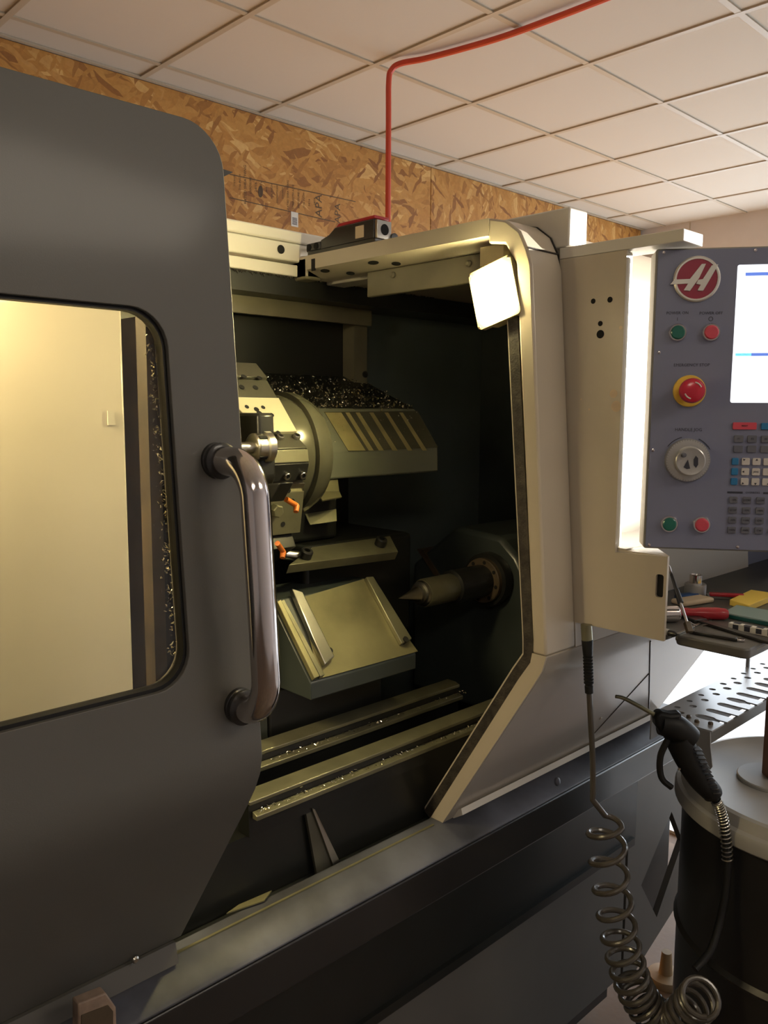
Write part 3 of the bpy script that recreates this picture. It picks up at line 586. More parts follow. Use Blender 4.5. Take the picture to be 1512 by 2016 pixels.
# ------------------------------------------------------------------ bed ways and chute
bed = thing('bed_ways', 'pair of long steel bed ways running under the tailstock', 'ways', (1.1, 1.1, .9))
YA, YB = 1.115, 1.04
zA, zB = hy((520, 1478), YA).z, hy((492, 1580), YB).z
for Yk, Zk, xa, xb in ((YA, zA, .60, hy((905, 1345), YA).x), (YB, zB, hy((492, 1580), YB).x, 1.42)):
    b = MB(); b.prx([(Yk+.004, Zk-.008), (Yk+.034, Zk-.004), (Yk+.034, Zk-.06), (Yk+.003, Zk-.06)], xa, xb); b.build('way_base', M['oil_shade'], bed)
    b = MB(); b.prx([(Yk, Zk-.006), (Yk, Zk), (Yk+.012, Zk+.004), (Yk+.034, Zk+.004), (Yk+.034, Zk-.003)], xa, xb); r_ = b.build('way', M['oily'], bed, bevel=.001)
    b = MB(); b.prx([(Yk-.010, Zk-.022), (Yk+.0025, Zk-.018), (Yk+.0025, Zk-.03), (Yk-.010, Zk-.03)], xa+.006, xb); b.build('way_strip', M['oily'], r_, bevel=.001)
    b = MB()
    for k in range(240):
        x = xa+.01+(xb-xa)*random.random()**1.6; s = random.uniform(.0008, .003); y = Yk+random.uniform(-.012, .002); z = Zk-.018
        d = [V((random.uniform(-s, s), random.uniform(-s, s), random.uniform(0, s*1.4))) for _ in range(3)]; b.prism([V((x, y, z))+e for e in d], (s*.2, 0, s*.2))
    b.build('chips', M['chip'], r_, smooth=False, kind='stuff')
MB().box(.58, 1.86, 1.052, 1.16, .60, zB-.061).build('bed_casting', M['oil_shade'], bed)
ch_ = [hy(p, Y) for p, Y in (((597, 1592), 1.05), ((612, 1590), 1.05), ((668, 1700), 1.042), ((622, 1732), 1.042))]
MB().prism(ch_, (0, -.006, 0)).build('chute_rib', M['turret'], bed, label='grey slanted chute rib')
b = MB(); b.prism([hy(p, Y) for p, Y in (((612, 1590), 1.043), ((617, 1592), 1.042), ((668, 1698), 1.0355), ((655, 1706), 1.0355))], (0, -.004, 0)); b.build('chute_edge', M['steel'], bed)

# ------------------------------------------------------------------ control pendant
PO = V((1.217, .662, 0)); PU = V((.5902, -.8073, 0)); PN = V((-.8073, -.5902, 0))     # across the panel, out of the panel
def pu(u, z, o=0): return PO+PU*u+PN*o+V((0, 0, z))
pen = thing('control_panel', 'grey machine control panel with a screen and push buttons', 'control panel', pu(.25, 1.447, -.03))
b = MB(); b.prism([pu(u, z, 0) for u, z in rrect(0, .52, 1.4475, 1.9145, .004, 3)], -PN*.05); hb = b.build('housing', M['panelside'], pen, bevel=.002)
sw = (.120, .43, 1.680, 1.8875)
b = MB(); b.holed([rrect(.003, .517, 1.450, 1.912, .004, 3), rrect(*sw, .003, 3)], lambda u, z: pu(u, z, .0002), PN*.003); b.build('face_plate', M['panel'], pen, bevel=.0008)
b = MB(); b.prism([pu(u, z, .0004) for u, z in ((sw[0], sw[2]), (sw[1], sw[2]), (sw[1], sw[3]), (sw[0], sw[3]))], PN*.001); scr = b.build('screen', M['screen'], pen, label='bright white screen')
def flat(name, pts, m, par, o0, th): return MB().prism([pu(u, z, o0) for u, z in pts], PN*th).build(name, M[m], par)
flat('screen_bar', [(.132, 1.871), (.43, 1.871), (.43, 1.876), (.132, 1.876)], 'scbar', scr, .0015, .0003)
flat('screen_bar', [(.124, 1.751), (.147, 1.751), (.147, 1.7555), (.124, 1.7555)], 'scgreen', scr, .0015, .0003)
flat('screen_bar', [(.147, 1.751), (.43, 1.751), (.43, 1.7555), (.147, 1.7555)], 'scbar', scr, .0015, .0003)
text('screen_text', 'MAIN SPINDLE', .0035, pu(.1355, 1.7533, .0020), PU, (0, 0, 1), M['scbar'], scr)
FP = .0033
def ptxt(s, u, z, size, par=pen, m='ink', o=FP): text('lettering', s, size, pu(u, z, o), PU, (0, 0, 1), M[m], par)
ptxt('POWER ON', .0356, 1.817, .0062); ptxt('POWER OFF', .085, 1.816, .0062); ptxt('I', .036, 1.8075, .007); ptxt('EMERGENCY STOP', .0603, 1.7376, .0064); ptxt('HANDLE JOG', .0603, 1.6377, .0068)
b = MB(); b.holed([circ(.085, 1.8075, .0035, 16), circ(.085, 1.8075, .0026, 16)], lambda u, z: pu(u, z, FP-.0001), PN*.0004); b.build('lettering', M['ink'], pen)
# emblem
em = MB(); em.lathe(pu(.0615, 1.8675, FP), PN, [(0, .0345), (.002, .0345), (.0035, .0325), (.0035, .030), (.0025, .0298)], 44, cap=False); em = em.build('emblem', M['silver'], pen, label='round maroon emblem with a winged silver letter H')
b = MB(); b.lathe(pu(.0615, 1.8675, FP), PN, [(0, .0298), (.0026, .0298)], 44); b.build('emblem_disc', M['maroon'], em)
def empoly(pts, o0):
    P = [hp((1112+x*400/1512, 420+y*400/1512), PO+PN*.006, PN) for x, y in pts]
    MB().prism([p+PN*(o0-.006) for p in P], PN*.0014).build('emblem_letter', M['silver'], em, bevel=.0003)
empoly([(783, 531), (814, 493), (930, 488), (1018, 377), (1050, 375), (1000, 480), (930, 579), (884, 573), (915, 524)], FP+.0026)
empoly([(1092, 388), (1142, 380), (1080, 490), (1028, 578), (985, 576), (1010, 532), (976, 526), (992, 494), (1026, 490)], FP+.0026)
# push buttons
def button(u, z, m, label):
    b = MB(); b.lathe(pu(u, z, FP-.0002), PN, [(0, .0138), (.003, .0138), (.005, .0125), (.005, .0108), (.004, .0106)], 28, cap=False); r = b.build('push_button', M['chrome'], pen, label=label)
    MB().lathe(pu(u, z, FP), PN, [(0, .0106), (.006, .0106), (.0072, .009)], 24).build('button_cap', M[m], r)
button(.0369, 1.7872, 'green', 'green power-on button'); button(.0862, 1.787, 'keyr', 'red power-off button'); button(.0378, 1.4883, 'green', 'green cycle-start button'); button(.0869, 1.4887, 'keyr', 'red feed-hold button')
b = MB(); b.lathe(pu(.0585, 1.6977, FP-.0002), PN, [(0, .0245), (.002, .0245), (.003, .0235)], 36); es = b.build('emergency_stop', M['yellow'], pen, label='red mushroom emergency stop on a yellow disc')
b = MB(); b.lathe(pu(.0585, 1.6977, FP+.0028), PN, [(0, .011), (.014, .011), (.0145, .0165), (.018, .019), (.024, .019), (.028, .017), (.030, .012), (.0305, .004)], 32); kn = b.build('stop_knob', M['estop'], es)
for a_ in (.9, 4.0):
    b = MB(); b.tube([pu(.0585+.0125*math.cos(a_+t), 1.6977+.0125*math.sin(a_+t), FP+.0326) for t in [x*.12 for x in range(-4, 5)]], .0011, 6); b.build('arrow_mark', M['paper'], kn)
jc = (.0606, 1.590)
b = MB(); b.lathe(pu(*jc, FP-.0002), PN, [(0, .0342), (.004, .0342), (.007, .0325), (.0075, .026), (.0075, .024)], 48); jog = b.build('jog_wheel', M['dial'], pen, label='silver hand jog wheel')
for k in range(50):
    a_ = 2*PI*k/50; r0, r1 = .0305, .033
    b = MB(); b.obox(pu(jc[0]+.0315*math.cos(a_), jc[1]+.0315*math.sin(a_), .0098), PU*math.cos(a_)+V((0, 0, math.sin(a_))), PU*-math.sin(a_)+V((0, 0, math.cos(a_))), PN, .001, .0002, .0006); b.build('tick', M['ink'], jog)
b = MB(); b.lathe(pu(jc[0]+.002, jc[1]-.001, FP+.007), PN, [(0, .0235), (.010, .0225), (.011, .021), (.010, .0145), (.0098, .0005)], 40); jk = b.build('jog_knob', M['dial'], jog)
flat('jog_mark', [(jc[0]+.001+.006*x, jc[1]+.011*y) for x, y in ((.9, .2), (1.4, .75), (2.0, .4), (2.1, -.5), (1.6, -1.0), (1.0, -.6))], 'ink', jk, FP+.0172, .0003)
flat('jog_mark', [(jc[0]+x, jc[1]+y) for x, y in ((-.008, -.010), (-.002, .002), (.002, -.012), (-.003, -.013))], 'ink', jk, FP+.0172, .0003)
b = MB(); b.lathe(pu(jc[0]-.009, jc[1]+.009, FP+.017), PN, [(0, .004), (.008, .0035), (.0085, .002)], 16); b.build('spinner_stub', M['key'], jk)
b = MB(); b.tube([pu(jc[0]+.037*math.cos(a_), jc[1]+.037*math.sin(a_), FP+.0002) for a_ in [math.radians(d) for d in range(35, 70, 5)]], .0008, 5); b.build('lettering', M['ink'], pen)
b = MB(); b.tube([pu(jc[0]+.037*math.cos(a_), jc[1]+.037*math.sin(a_), FP+.0002) for a_ in [math.radians(d) for d in range(105, 150, 5)]], .0006, 5); b.build('lettering', M['ink'], pen)
flat('lettering', [(jc[0]+.031, jc[1]+.019), (jc[0]+.034, jc[1]+.0165), (jc[0]+.0305, jc[1]+.0235)], 'ink', pen, FP, .0004)
# keys
def key(u, z, hw, hh, m, legend=None, arrow=None, label=None):
    b = MB(); b.prism([pu(u+a_, z+c_, FP-.0002) for a_, c_ in rrect(-hw, hw, -hh, hh, .0016, 3)], PN*.0026); k = b.build('key', M[m], pen, bevel=.0006, **({'label': label} if label else {}))
    if legend: ptxt(legend, u, z, .0042 if len(legend) < 5 else .0034, k, 'ink', FP+.0026)
    if arrow is not None:
        ox, oz, a_ = arrow; flat('key_arrow', [(u+ox+.0022*math.cos(a_+t), z+oz+.0022*math.sin(a_+t)) for t in (0, 2.1, 4.2)], 'ink', k, FP+.0025, .0003)
key(.1427, 1.6443, .0174, .0055, 'keyr', 'RESET', label='long red reset key'); key(.176, 1.644, .0095, .0052, 'keyb')
for r_, z in enumerate((1.6243, 1.6087)):
    for c in range(4): key(.1352+.0197*c, z, .0068, .0055, 'key', ('F1', 'F2', 'F3', 'F4')[c] if r_ == 0 else None)
for k, z in enumerate((1.5893, 1.5735, 1.5580)):
    key(.1318, z, .0050, .0055, 'keyb')
    for c in range(3):
        ar = None if (k, c) == (1, 1) else ((c-1)*.0028, (1-k)*.0028, math.atan2(1-k, c-1))
        key(.1473+.0158*c, z, .0058, .0056, 'keyw', 'JOG' if (k, c) == (1, 1) else None, ar)
flat('key_header', [(.123, 1.5392), (.1457, 1.5392), (.1457, 1.5422), (.123, 1.5422)], 'ink', pen, FP, .0004); flat('key_header', [(.176, 1.5392), (.2, 1.5392), (.2, 1.5422), (.176, 1.5422)], 'ink', pen, FP, .0004)
ptxt('OVERRIDES', .1605, 1.5408, .0042)
for r_, z in enumerate((1.5290, 1.5130, 1.4973, 1.4815)):
    for c in range(4): key(.1325+.0200*c, z, .0062, .0052, 'key', random.choice(('-10%', '+10%', '100%', 'CW', 'STOP', 'CCW')))
for u, z in ((.0087, 1.4535), (.1428, 1.4547), (.0111, 1.9085), (.1439, 1.9085), (.0110, 1.7573), (.0083, 1.6051)):
    MB().lathe(pu(u, z, FP-.0003), PN, [(0, .0028), (.0012, .0024), (.0016, .001)], 12).build('screw', M['chrome'], pen)

# ------------------------------------------------------------------ door switch, red cable
swi = thing('safety_switch', 'black safety switch with a red lid on the machine roof', 'switch', (1.15, 1.28, 1.985))
b = MB(); b.box(1.123, 1.172, 1.195, 1.40, 1.9855, 1.993); b.build('base_bar', M['black'], swi, bevel=.001)
b = MB(); b.prism([(1.125, y, z) for y, z in ((1.20, 1.993), (1.36, 1.993), (1.36, 2.012), (1.335, 2.018), (1.315, 2.030), (1.20, 2.030))], (.042, 0, 0)); b.build('body', M['black'], swi, bevel=.002)
b = MB(); b.prism([(1.127, y, z) for y, z in ((1.20, 2.0305), (1.315, 2.0305), (1.305, 2.037), (1.20, 2.037))], (.038, 0, 0)); b.build('lid', M['red'], swi, bevel=.0015, label='red lid')
b = MB(); b.box(1.127, 1.165, 1.193, 1.1995, 1.993, 2.028); ep = b.build('end_plate', M['steel'], swi, bevel=.001)
MB().lathe((1.147, 1.193, 2.011), (0, -1, 0), [(0, .0105), (.0006, .0105)], 22).build('port', M['hole'], ep)
b = MB(); b.box(1.1238, 1.1249, 1.228, 1.252, 1.999, 2.022); lbp = b.build('label_plate', M['cloth'], swi)
b = MB(); b.lathe((1.148, 1.36, 2.006), (0, 1, 0), [(0, .010), (.025, .010), (.027, .008)], 18); b.build('actuator', M['black'], swi)
b = MB(); b.box(1.1255, 1.16, 1.362, 1.408, 1.9935, 2.010); ac = b.build('bracket', M['black'], swi, bevel=.002)
for y in (1.375, 1.398): MB().lathe((1.1254, y, 2.002), (-1, 0, 0), [(0, .007), (.0008, .007)], 16).build('hole', M['hole'], ac)
MB().cyl((1.172, 1.19, 1.999), (1.172, 1.215, 1.999), .009, n=14).build('cable_gland', M['black'], swi)
cb = [V((2.437, 2.516, z)) for z in (1.2, 1.6, 2.0, 2.4, 2.8)]+[V((2.437, 2.516, 2.97)), V((2.442, 2.505, 3.012)), V((2.46, 2.47, 3.032)), V((2.51, 2.36, 3.037)), V((2.565, 2.08, 3.037)), V((2.578, 1.85, 3.036)), V((2.583, 1.60, 3.036)), V((2.585, 1.0, 3.036))]
tag(MB().tube(spline(cb, 8), .0115, 10).build('air_line', M['cable']), 'red air line that runs along the ceiling and drops behind the machine', 'hose')

# ------------------------------------------------------------------ tool tray and the things in it
TZ = 1.311
tray = thing('tool_tray', 'dark tool tray under the control panel', 'tray', (1.6, .63, TZ-.02))
b = MB(); b.prism([(x, y, TZ-.016) for x, y in rrect(1.236, 2.5, .494, .612, .012, 4)], (0, 0, .016)); b.box(1.214, 2.5, .612, .791, TZ-.0055, TZ); b.build('pan', M['tray'], tray, bevel=.003)
b = MB(); b.tube([(1.243, .61, TZ-.006), (1.243, .52, TZ-.006), (1.25, .505, TZ-.006), (1.27, .499, TZ-.006), (2.5, .499, TZ-.006)], .0055, 10); b.build('rim', M['olive'], tray)
def tz(p, h=0): return hz(p, TZ+h)
def lay(p0, p1, w_, h, name, m, parent=None, lift=0, bevel=.001, **k):
    a_, c_ = tz(p0, lift), tz(p1, lift); d = c_-a_; s = d.cross(V((0, 0, 1))).normalized()
    return MB().obox((a_+c_)/2+V((0, 0, h/2)), d, s, (0, 0, 1), d.length/2, w_/2, h/2).build(name, M[m], parent, bevel=bevel, **k)
G = .0004
cal = thing('caliper', 'long black caliper lying across the dark tray', 'caliper', tz((1430, 1240), G))
lay((1352, 1218), (1530, 1272), .013, .005, 'beam', 'black', cal, G); lay((1352, 1216), (1380, 1226), .026, .006, 'jaw', 'black', cal, G+.0002)
q = tz((1386, 1231), .007); MB().obox(q, (1, -.3, 0), (.3, 1, 0), (0, 0, 1), .006, .003, .001).build('lock_screw', M['chrome'], cal)
c2 = thing('indicator_arm', 'slim black tool with a silver tip at the front of the tray', 'tool', tz((1400, 1255), G))
lay((1358, 1246), (1450, 1262), .010, .005, 'shaft', 'black', c2, G); lay((1450, 1262), (1465, 1263), .008, .004, 'tip', 'chrome', c2, G)
tag(lay((1334, 1249), (1432, 1203), .0045, .0018, 'steel_rule', 'steel', None, G, .0003), 'narrow bright steel rule lying under the black caliper', 'ruler')
sb = thing('scriber', 'silver scriber with a black clip leaning in the left corner of the tray', 'scriber', tz((1362, 1248), G))
s0 = tz((1358, 1243), .008); s1 = hd((1316, 1113), (s0-CAM).dot(FH)+.075)
d = (s1-s0); b = MB(); b.cyl(s0+d*.12, s0+d*.98, .0024, n=12); b.cyl(s0+d*.98, s0+d*1.02, .0024, .0004, n=12); b.build('rod', M['chrome'], sb)
b = MB(); b.cyl(s0+d*.42, s0+d*.62, .0050, .0042, n=12); b.cyl(s0+d*.62, s0+d*.98, .0030, .0022, n=10); b.build('clip', M['black'], sb)
b = MB(); b.obox(s0+d*.06, d, d.cross(V((0, 0, 1))), d.cross(V((0, 0, 1))).cross(d), d.length*.075, .005, .004); b.build('foot', M['brown'], sb, bevel=.001)
q = s0+d*.13; MB().tube([q+V((.004, -.004, 0)), q+V((.009, -.010, -.004)), V((q.x+.010, q.y-.011, TZ+.001))], .0008, 6).build('hook', M['chrome'], sb)
cyl_ = thing('bearing_sleeve', 'short shiny metal sleeve with a white end, against the cabinet side', 'sleeve', tz((1325, 1205), .0))
a_ = tz((1334, 1208), .0145); dd = V((-.75, .62, 0)).normalized()
b = MB(); b.lathe(a_, dd, [(0, .013), (.002, .0143), (.05, .0143)], 28); b.build('body', M['chrome'], cyl_)
b = MB(); b.lathe(a_-dd*.0005, -dd, [(0, .0125), (.001, .0115)], 24); b.build('end_face', M['paper'], cyl_)
hd_ = thing('hand_file', 'file with a dark red plastic handle in the middle of the tray', 'handle', tz((1390, 1206), 0))
a_, c_ = tz((1338, 1205), .0105), tz((1434, 1209), .0105); L_ = (c_-a_).length
b = MB(); b.lathe(a_, c_-a_, [(0, .007), (.01, .0085), (L_*.25, .0072), (L_*.45, .010), (L_*.75, .0108), (L_*.93, .0098), (L_*.99, .007), (L_, .002)], 22); b.build('grip', M['red'], hd_)
b = MB(); b.cyl(a_-(c_-a_)*.28, a_+(c_-a_)*.02, .0030, n=10); b.build('shank', M['steel'], hd_)
tag(lay((1334, 1192), (1392, 1183), .035, .010, 'shop_rag', 'cloth', None, G, .004), 'folded tan shop rag behind the red handle', 'rag')
co = thing('shaft_collar', 'grey collar with a smaller bright ring standing on top, at the back of the tray', 'collar', tz((1366, 1176), 0))
q = tz((1368, 1174), .0002); b = MB(); b.lathe(q, (0, 0, 1), [(0, .020), (.024, .020), (.026, .018)], 30); b.build('lower_ring', M['rack'], co)
b = MB(); b.lathe(q+V((0, 0, .0262)), (0, 0, 1), [(0, .0115), (.016, .0115), (.017, .0095), (.012, .0085)], 26, cap=False); b.build('upper_ring', M['chrome'], co)
tag(lay((1332, 1180), (1372, 1177), .018, .010, 'blue_case', 'blue', None, G, .003), 'flat blue plastic case beside the grey collar', 'case')
tag(lay((1396, 1173), (1464, 1176), .012, .007, 'file_stick', 'red', None, G+.006, .002), 'dark red stick lying along the back of the tray on a grey bar', 'stick')
tag(lay((1392, 1176), (1484, 1180), .022, .006, 'parallel_bar', 'rack', None, G-.0002, .001), 'grey parallel bar along the back of the tray', 'bar')
P = [tz(p, .0) for p in ((1436, 1192), (1474, 1204), (1530, 1180), (1478, 1172))]
tag(MB().prism([p+V((0, 0, G)) for p in P], (0, 0, .011)).build('note_pad', M['ypad'], None, bevel=.001), 'thick pad of yellow notes on the tray', 'note pad')
P = [tz(p, .0) for p in ((1424, 1216), (1545, 1240), (1560, 1220), (1450, 1201))]
bx = thing('insert_box', 'dark green flat box with a clear lid beside the yellow pad', 'box', P[0]+V((0, 0, G)))
MB().prism([p+V((0, 0, G)) for p in P], (0, 0, .007)).build('base', M['teal'], bx, bevel=.001); MB().prism([p+V((0, 0, G+.0072)) for p in P], (0, 0, .002)).build('lid', M['lidw'], bx)
ck = thing('stepped_rule', 'white bar with black squares lying on the caliper side of the tray', 'rule', tz((1470, 1240), G))
a_, c_ = tz((1437, 1226), .0105), tz((1545, 1246), .0105); dd = (c_-a_).normalized(); s_ = dd.cross(V((0, 0, 1))).normalized()
MB().obox((a_+c_)/2-V((0, 0, .0045)), dd, s_, (0, 0, 1), (c_-a_).length/2, .006, .0055).build('bar', M['paper'], ck, bevel=.0006)
for k in range(6):
    q = a_+dd*(.012+k*.0185); MB().obox(q+V((0, 0, .0012))+s_*(.003 if k % 2 else -.001), dd, s_, (0, 0, 1), .0055, .0042, .0004).build('square', M['ink'], ck)
    MB().obox(q+s_*.0062-V((0, 0, .004)), dd, s_, (0, 0, 1), .0045, .0003, .004).build('square', M['ink'], ck)
tag(lay((1361, 1209), (1378, 1206), .012, .0015, 'parts_tag', 'paper', None, G, .0003), 'tiny white tag lying in front of the red handle', 'tag')
mk = thing('marker_pen', 'short black marker with a white cap at the tray corner', 'marker', tz((1322, 1245), 0))
a_, c_ = tz((1309, 1243), .006), tz((1332, 1250), .006); b = MB(); b.lathe(a_, c_-a_, [(0, .005), ((c_-a_).length*.4, .0055)], 14); b.build('cap', M['paper'], mk)
b = MB(); b.lathe(a_+(c_-a_)*.4, c_-a_, [(0, .0055), ((c_-a_).length*.4, .005), ((c_-a_).length*.6, .002)], 14); b.build('barrel', M['black'], mk)

# ------------------------------------------------------------------ perforated tool rack
RZ = 1.05; RX0, RX1, RY0, RY1 = 1.537, 2.42, .674, .803
rack = thing('tool_rack', 'perforated steel tool rack shelf with open slots, under the tray', 'rack', (1.9, .74, RZ-.06))
loops = []; edge = [(RX0, RY1), (RX0, RY0)]
x = RX0+.055
k = 0
while x < RX1-.06:
    wn = .013; dp = .062
    if k % 3 == 0:
        edge += [(x, RY0), (x, RY0+.022), (x-.006, RY0+.03)]+[(x+wn/2-(wn/2+.006)*math.cos(t), RY0+.045+.018*math.sin(t)) for t in [PI*i/6 for i in range(7)]]+[(x+wn+.006, RY0+.03), (x+wn, RY0+.022), (x+wn, RY0)]
    else:
        wn = .022; edge += [(x, RY0)]+[(x+wn/2-wn/2*math.cos(t), RY0+dp-wn/2+wn/2*math.sin(t)) for t in [PI*i/6 for i in range(7)]]+[(x+wn, RY0)]
    x += wn+.030; k += 1
edge += [(RX1, RY0), (RX1, RY1)]
loops = [edge]
for j, (yy, r, st, ph) in enumerate(((RY1-.020, .0065, .055, .075), (RY1-.040, .0080, .055, .050), (RY1-.055, .0, .05, 0))):
    if r:
        x = RX0+ph
        while x < RX1-.03: loops.append(circ(x, yy, r if (int(x*100) % 3) else r*1.15, 12)); x += st
b = MB(); b.holed(loops, lambda x, y: V((x, y, RZ)), (0, 0, -.003)); b.build('shelf', M['rack'], rack)
b = MB(); b.box(RX0, RX1, RY1-.003, RY1, RZ-.055, RZ-.0032); b.build('back_flange', M['rack'], rack)
MB().box(RX0+.001, RX1, RY0+.003, RY0+.006, RZ-.028, RZ-.0035).build('front_flange', M['base'], rack)  # darker than the rack; shadow under its front edge put into the colour
MB().box(RX0+.04, RX1, RY0+.088, RY0+.091, RZ-.07, RZ-.0032).build('drop_plate', M['base'], rack)
b = MB(); b.prism([(RX0-.003, y, z) for y, z in ((RY0+.002, RZ-.002), (RY0+.035, RZ-.002), (RY0+.035, RZ-.12), (RY0+.022, RZ-.12), (RY0-.006, RZ-.07), (RY0, RZ-.03))], (.0026, 0, 0)); b.build('end_plate', M['rack'], rack)
for p in ((1356, 1413), (1372, 1422), (1399, 1426)): q = hz(p, RZ); MB().lathe(q, (0, 0, 1), [(0, .005), (.004, .005), (.006, .003)], 12).build('screw', M['brown'], rack)
b = MB(); b.box(2.0, 2.006, .795, .803, RZ, RZ+.05); b.build('stop_tab', M['rack'], rack)
for xa in (2.30,): MB().box(xa, xa+.04, .8035, .86, RZ-.05, RZ-.02).build("mount_arm", M["base"], rack)

# ------------------------------------------------------------------ air gun and its hose
GD = 1.49
def gd(p, o=0): return hd(p, GD+o)
gun = thing('air_gun', 'black air blow gun hanging at the left end of the tool rack', 'air gun', gd((1350, 1560)))
b = MB(); b.tube(spline([gd((1212, 1371)), gd((1226, 1374)), gd((1245, 1383)), gd((1300, 1413)), gd((1330, 1430))], 6), lambda t: .0034+.0012*t, 12); b.build('nozzle', M['oily'], gun, label='bent metal nozzle')
b = MB(); b.tube(spline([gd((1300, 1424)), gd((1325, 1430)), gd((1348, 1445)), gd((1362, 1455))], 5), lambda t: .021+.004*math.sin(PI*t), 16); b.build('head', M['rubber'], gun)
b = MB(); b.prism([gd(p, -.014) for p in ((1300, 1402), (1322, 1407), (1345, 1405), (1342, 1420), (1372, 1434), (1376, 1450), (1362, 1470), (1345, 1476), (1310, 1455), (1292, 1430), (1290, 1412))], FH*.028); b.build('body', M['rubber'], gun, bevel=.006)
b = MB(); b.tube(spline([gd((1335, 1450)), gd((1352, 1490)), gd((1375, 1530)), gd((1398, 1556)), gd((1404, 1566))], 8), lambda t: .026-.008*t, 18); b.build('grip', M['rubber'], gun)
for k in range(11):
    t = k/10; c = gd((1372+36*t, 1474+84*t), -.018+.006*t); dv = (gd((1380, 1500))-gd((1372, 1474))).normalized(); sv = rt
    MB().obox(c, sv, dv, FH, .007, .0012, .010).build('rib', M['black'], gun, bevel=.0006)
b = MB(); b.tube(spline([gd((1315, 1455), -.01), gd((1300, 1490), -.01), gd((1302, 1530), -.01), gd((1322, 1550), -.01)], 6), .006, 10); b.build('trigger', M['rubber'], gun)
q = gd((1337, 1514), -.025); MB().lathe(q, -FH, [(0, .003), (.002, .002)], 10).build('rivet', M['steel'], gun)
ho = [gd((1404, 1566)), gd((1416, 1590)), gd((1426, 1630)), gd((1432, 1690), -.005), gd((1429, 1750), -.01), gd((1418, 1810), -.02), gd((1402, 1865), -.04), gd((1385, 1890), -.05), gd((1368, 1908), -.06)]
hs = spline(ho, 10); air = thing('air_gun_hose', 'black hose hanging down from the air gun in front of the drum', 'hose', hs[-1])
MB().tube(hs, .0075, 12).build('tube', M['rubber'], air)
b = MB(); sub = hs[4:32]; n_ = 220; coil = []
for k in range(n_):
    t = k/(n_-1)*(len(sub)-1); i = min(int(t), len(sub)-2); p = sub[i].lerp(sub[i+1], t-i); tg = (sub[i+1]-sub[i]).normalized(); u = FH; v = tg.cross(u).normalized(); a_ = k*.55
    coil.append(p+(u*math.cos(a_)+v*math.sin(a_))*.0095)
b.tube(coil, .0015, 6); b.build('bend_spring', M['steel'], air)

# coiled hose hanging from the cabinet
CD = (V((1.207, .748, 0))).dot(FH)
def cdp(p, o=0): return hd(p, CD+o)
ch = thing('coiled_hose', 'dark coiled air hose hanging from the cabinet underside', 'hose', cdp((1260, 1960)))
MB().cyl(cdp((1154, 1229)), cdp((1156, 1262)), .0095, n=16).build('fitting', M['oily'], ch)
b = MB(); pr = [(0, .0095), (.004, .0098)]
a_, c_ = cdp((1156, 1258)), cdp((1160, 1364)); L_ = (c_-a_).length; prf = [(0, .009), (.002, .0098), (L_*.3, .0082)]
for k in range(9): t = .32+k*.058; prf += [(L_*t, .0066), (L_*(t+.012), .0084), (L_*(t+.035), .0084), (L_*(t+.045), .0066)]
prf += [(L_*.86, .0064), (L_*.87, .0074), (L_, .0072)]
b.lathe(a_, c_-a_, prf, 20); b.build('strain_relief', M['rubber'], ch)
path = spline([cdp((1160, 1360)), cdp((1163, 1420)), cdp((1167, 1500)), cdp((1167, 1560)), cdp((1166, 1576))], 6)
axis = [(1191, 1606, 0), (1194, 1652, 0), (1199, 1709, 0), (1206, 1762, 0), (1214, 1811, 0), (1222, 1854, 0), (1231, 1889, 0), (1239, 1916, 0), (1247, 1939, 0), (1255, 1956, 0), (1264, 1971, -.002), (1273, 1984, -.004), (1283, 1995, -.006), (1294, 2004, -.01), (1306, 2010, -.014), (1319, 2013, -.02), (1332, 2010, -.026), (1345, 2001, -.034), (1356, 1990, -.044), (1367, 1978, -.056), (1376, 1968, -.07), (1382, 1962, -.085)]
A = [cdp((x, y), o) for x, y, o in axis]; As = spline(A, 22); hel = []
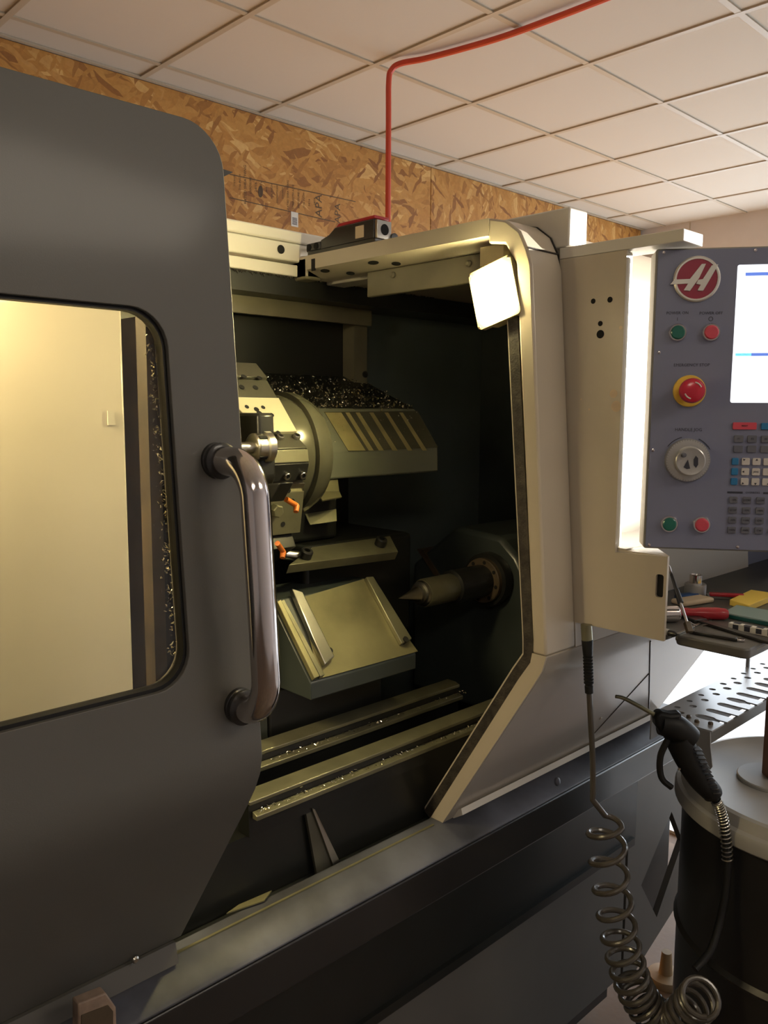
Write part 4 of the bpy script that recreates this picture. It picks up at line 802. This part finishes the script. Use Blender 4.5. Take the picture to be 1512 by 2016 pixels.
for i, p in enumerate(As):
    tg = (As[min(i+2, len(As)-1)]-As[max(i-2, 0)]).normalized()
    u = (V((0, 0, 1)).cross(tg)); u = rt if u.length < .05 else None
    s = rt-tg*rt.dot(tg)
    if s.length < .2: s = V((0, 0, 1))-tg*tg.z
    s.normalize(); v = tg.cross(s); ph = 2*PI*i/22-PI/2; R_ = .0305
    f_ = min(1, i/8); hel.append(p+(s*math.cos(ph)+v*math.sin(ph))*R_*f_)
full = path[:-1]+hel[1:]
MB().tube(full, .0050, 10).build('coil', M['hose'], ch)

# ------------------------------------------------------------------ drum and the post on it
DC = (1.79, .55); DZ = .9; DR = .285
dr = thing('drum', 'black steel drum with a grey dished lid at the lower right', 'drum', (*DC, 0))
b = MB(); b.lathe((*DC, 0), (0, 0, 1), [(0, .262), (.01, .268), (.28, .268), (.29, .275), (.30, .268), (.56, .268), (.57, .275), (.58, .268), (.845, .268), (.85, .272)], 64); b.build('barrel', M['black'], dr)
b = MB(); b.lathe((*DC, .846), (0, 0, 1), [(0, DR-.004), (.004, DR), (.022, DR), (.03, DR-.004), (.034, DR-.012), (.054, DR-.020), (.056, DR-.030), (.047, DR-.045), (.046, .12), (.046, .0005)], 72); b.build('lid', M['lid'], dr, label='grey dished lid with a raised rim')
pc = hz((1508, 1515), .9)
pc = pc-FH*.035
po = thing('wooden_post', 'square brown wooden post standing on a round foot on the drum lid', 'post', (pc.x, pc.y, .892))
b = MB(); b.lathe((pc.x, pc.y, .8925), (0, 0, 1), [(0, .072), (.006, .072), (.008, .070)], 40); b.build('foot_disc', M['lid'], po)
b = MB(); b.obox((pc.x+.012, pc.y-.014, .985), rt, FH, (0, 0, 1), .036, .02, .0845); b.build('post', M['wood'], po, bevel=.002)

# plastic clip low on the left of the ledge
q = hy((192, 1985), .925)
cl = thing('label_holder', 'small tan plastic holder on the ledge at lower left', 'holder', (q.x, .93, q.z-.05))
P = [hy(p, .925) for p in ((154, 1977), (209, 1955), (229, 1984), (231, 2040), (154, 2050))]
MB().prism(P, (0, .018, 0)).build('shell', M['cap'], cl, bevel=.002)
MB().prism([p+V((0, -.0012, 0)) for p in (hy((160, 1998), .925), hy((212, 1978), .925), hy((222, 1990), .925), hy((222, 2040), .925), hy((160, 2046), .925))], (0, .001, 0)).build('insert', M['brown'], cl)
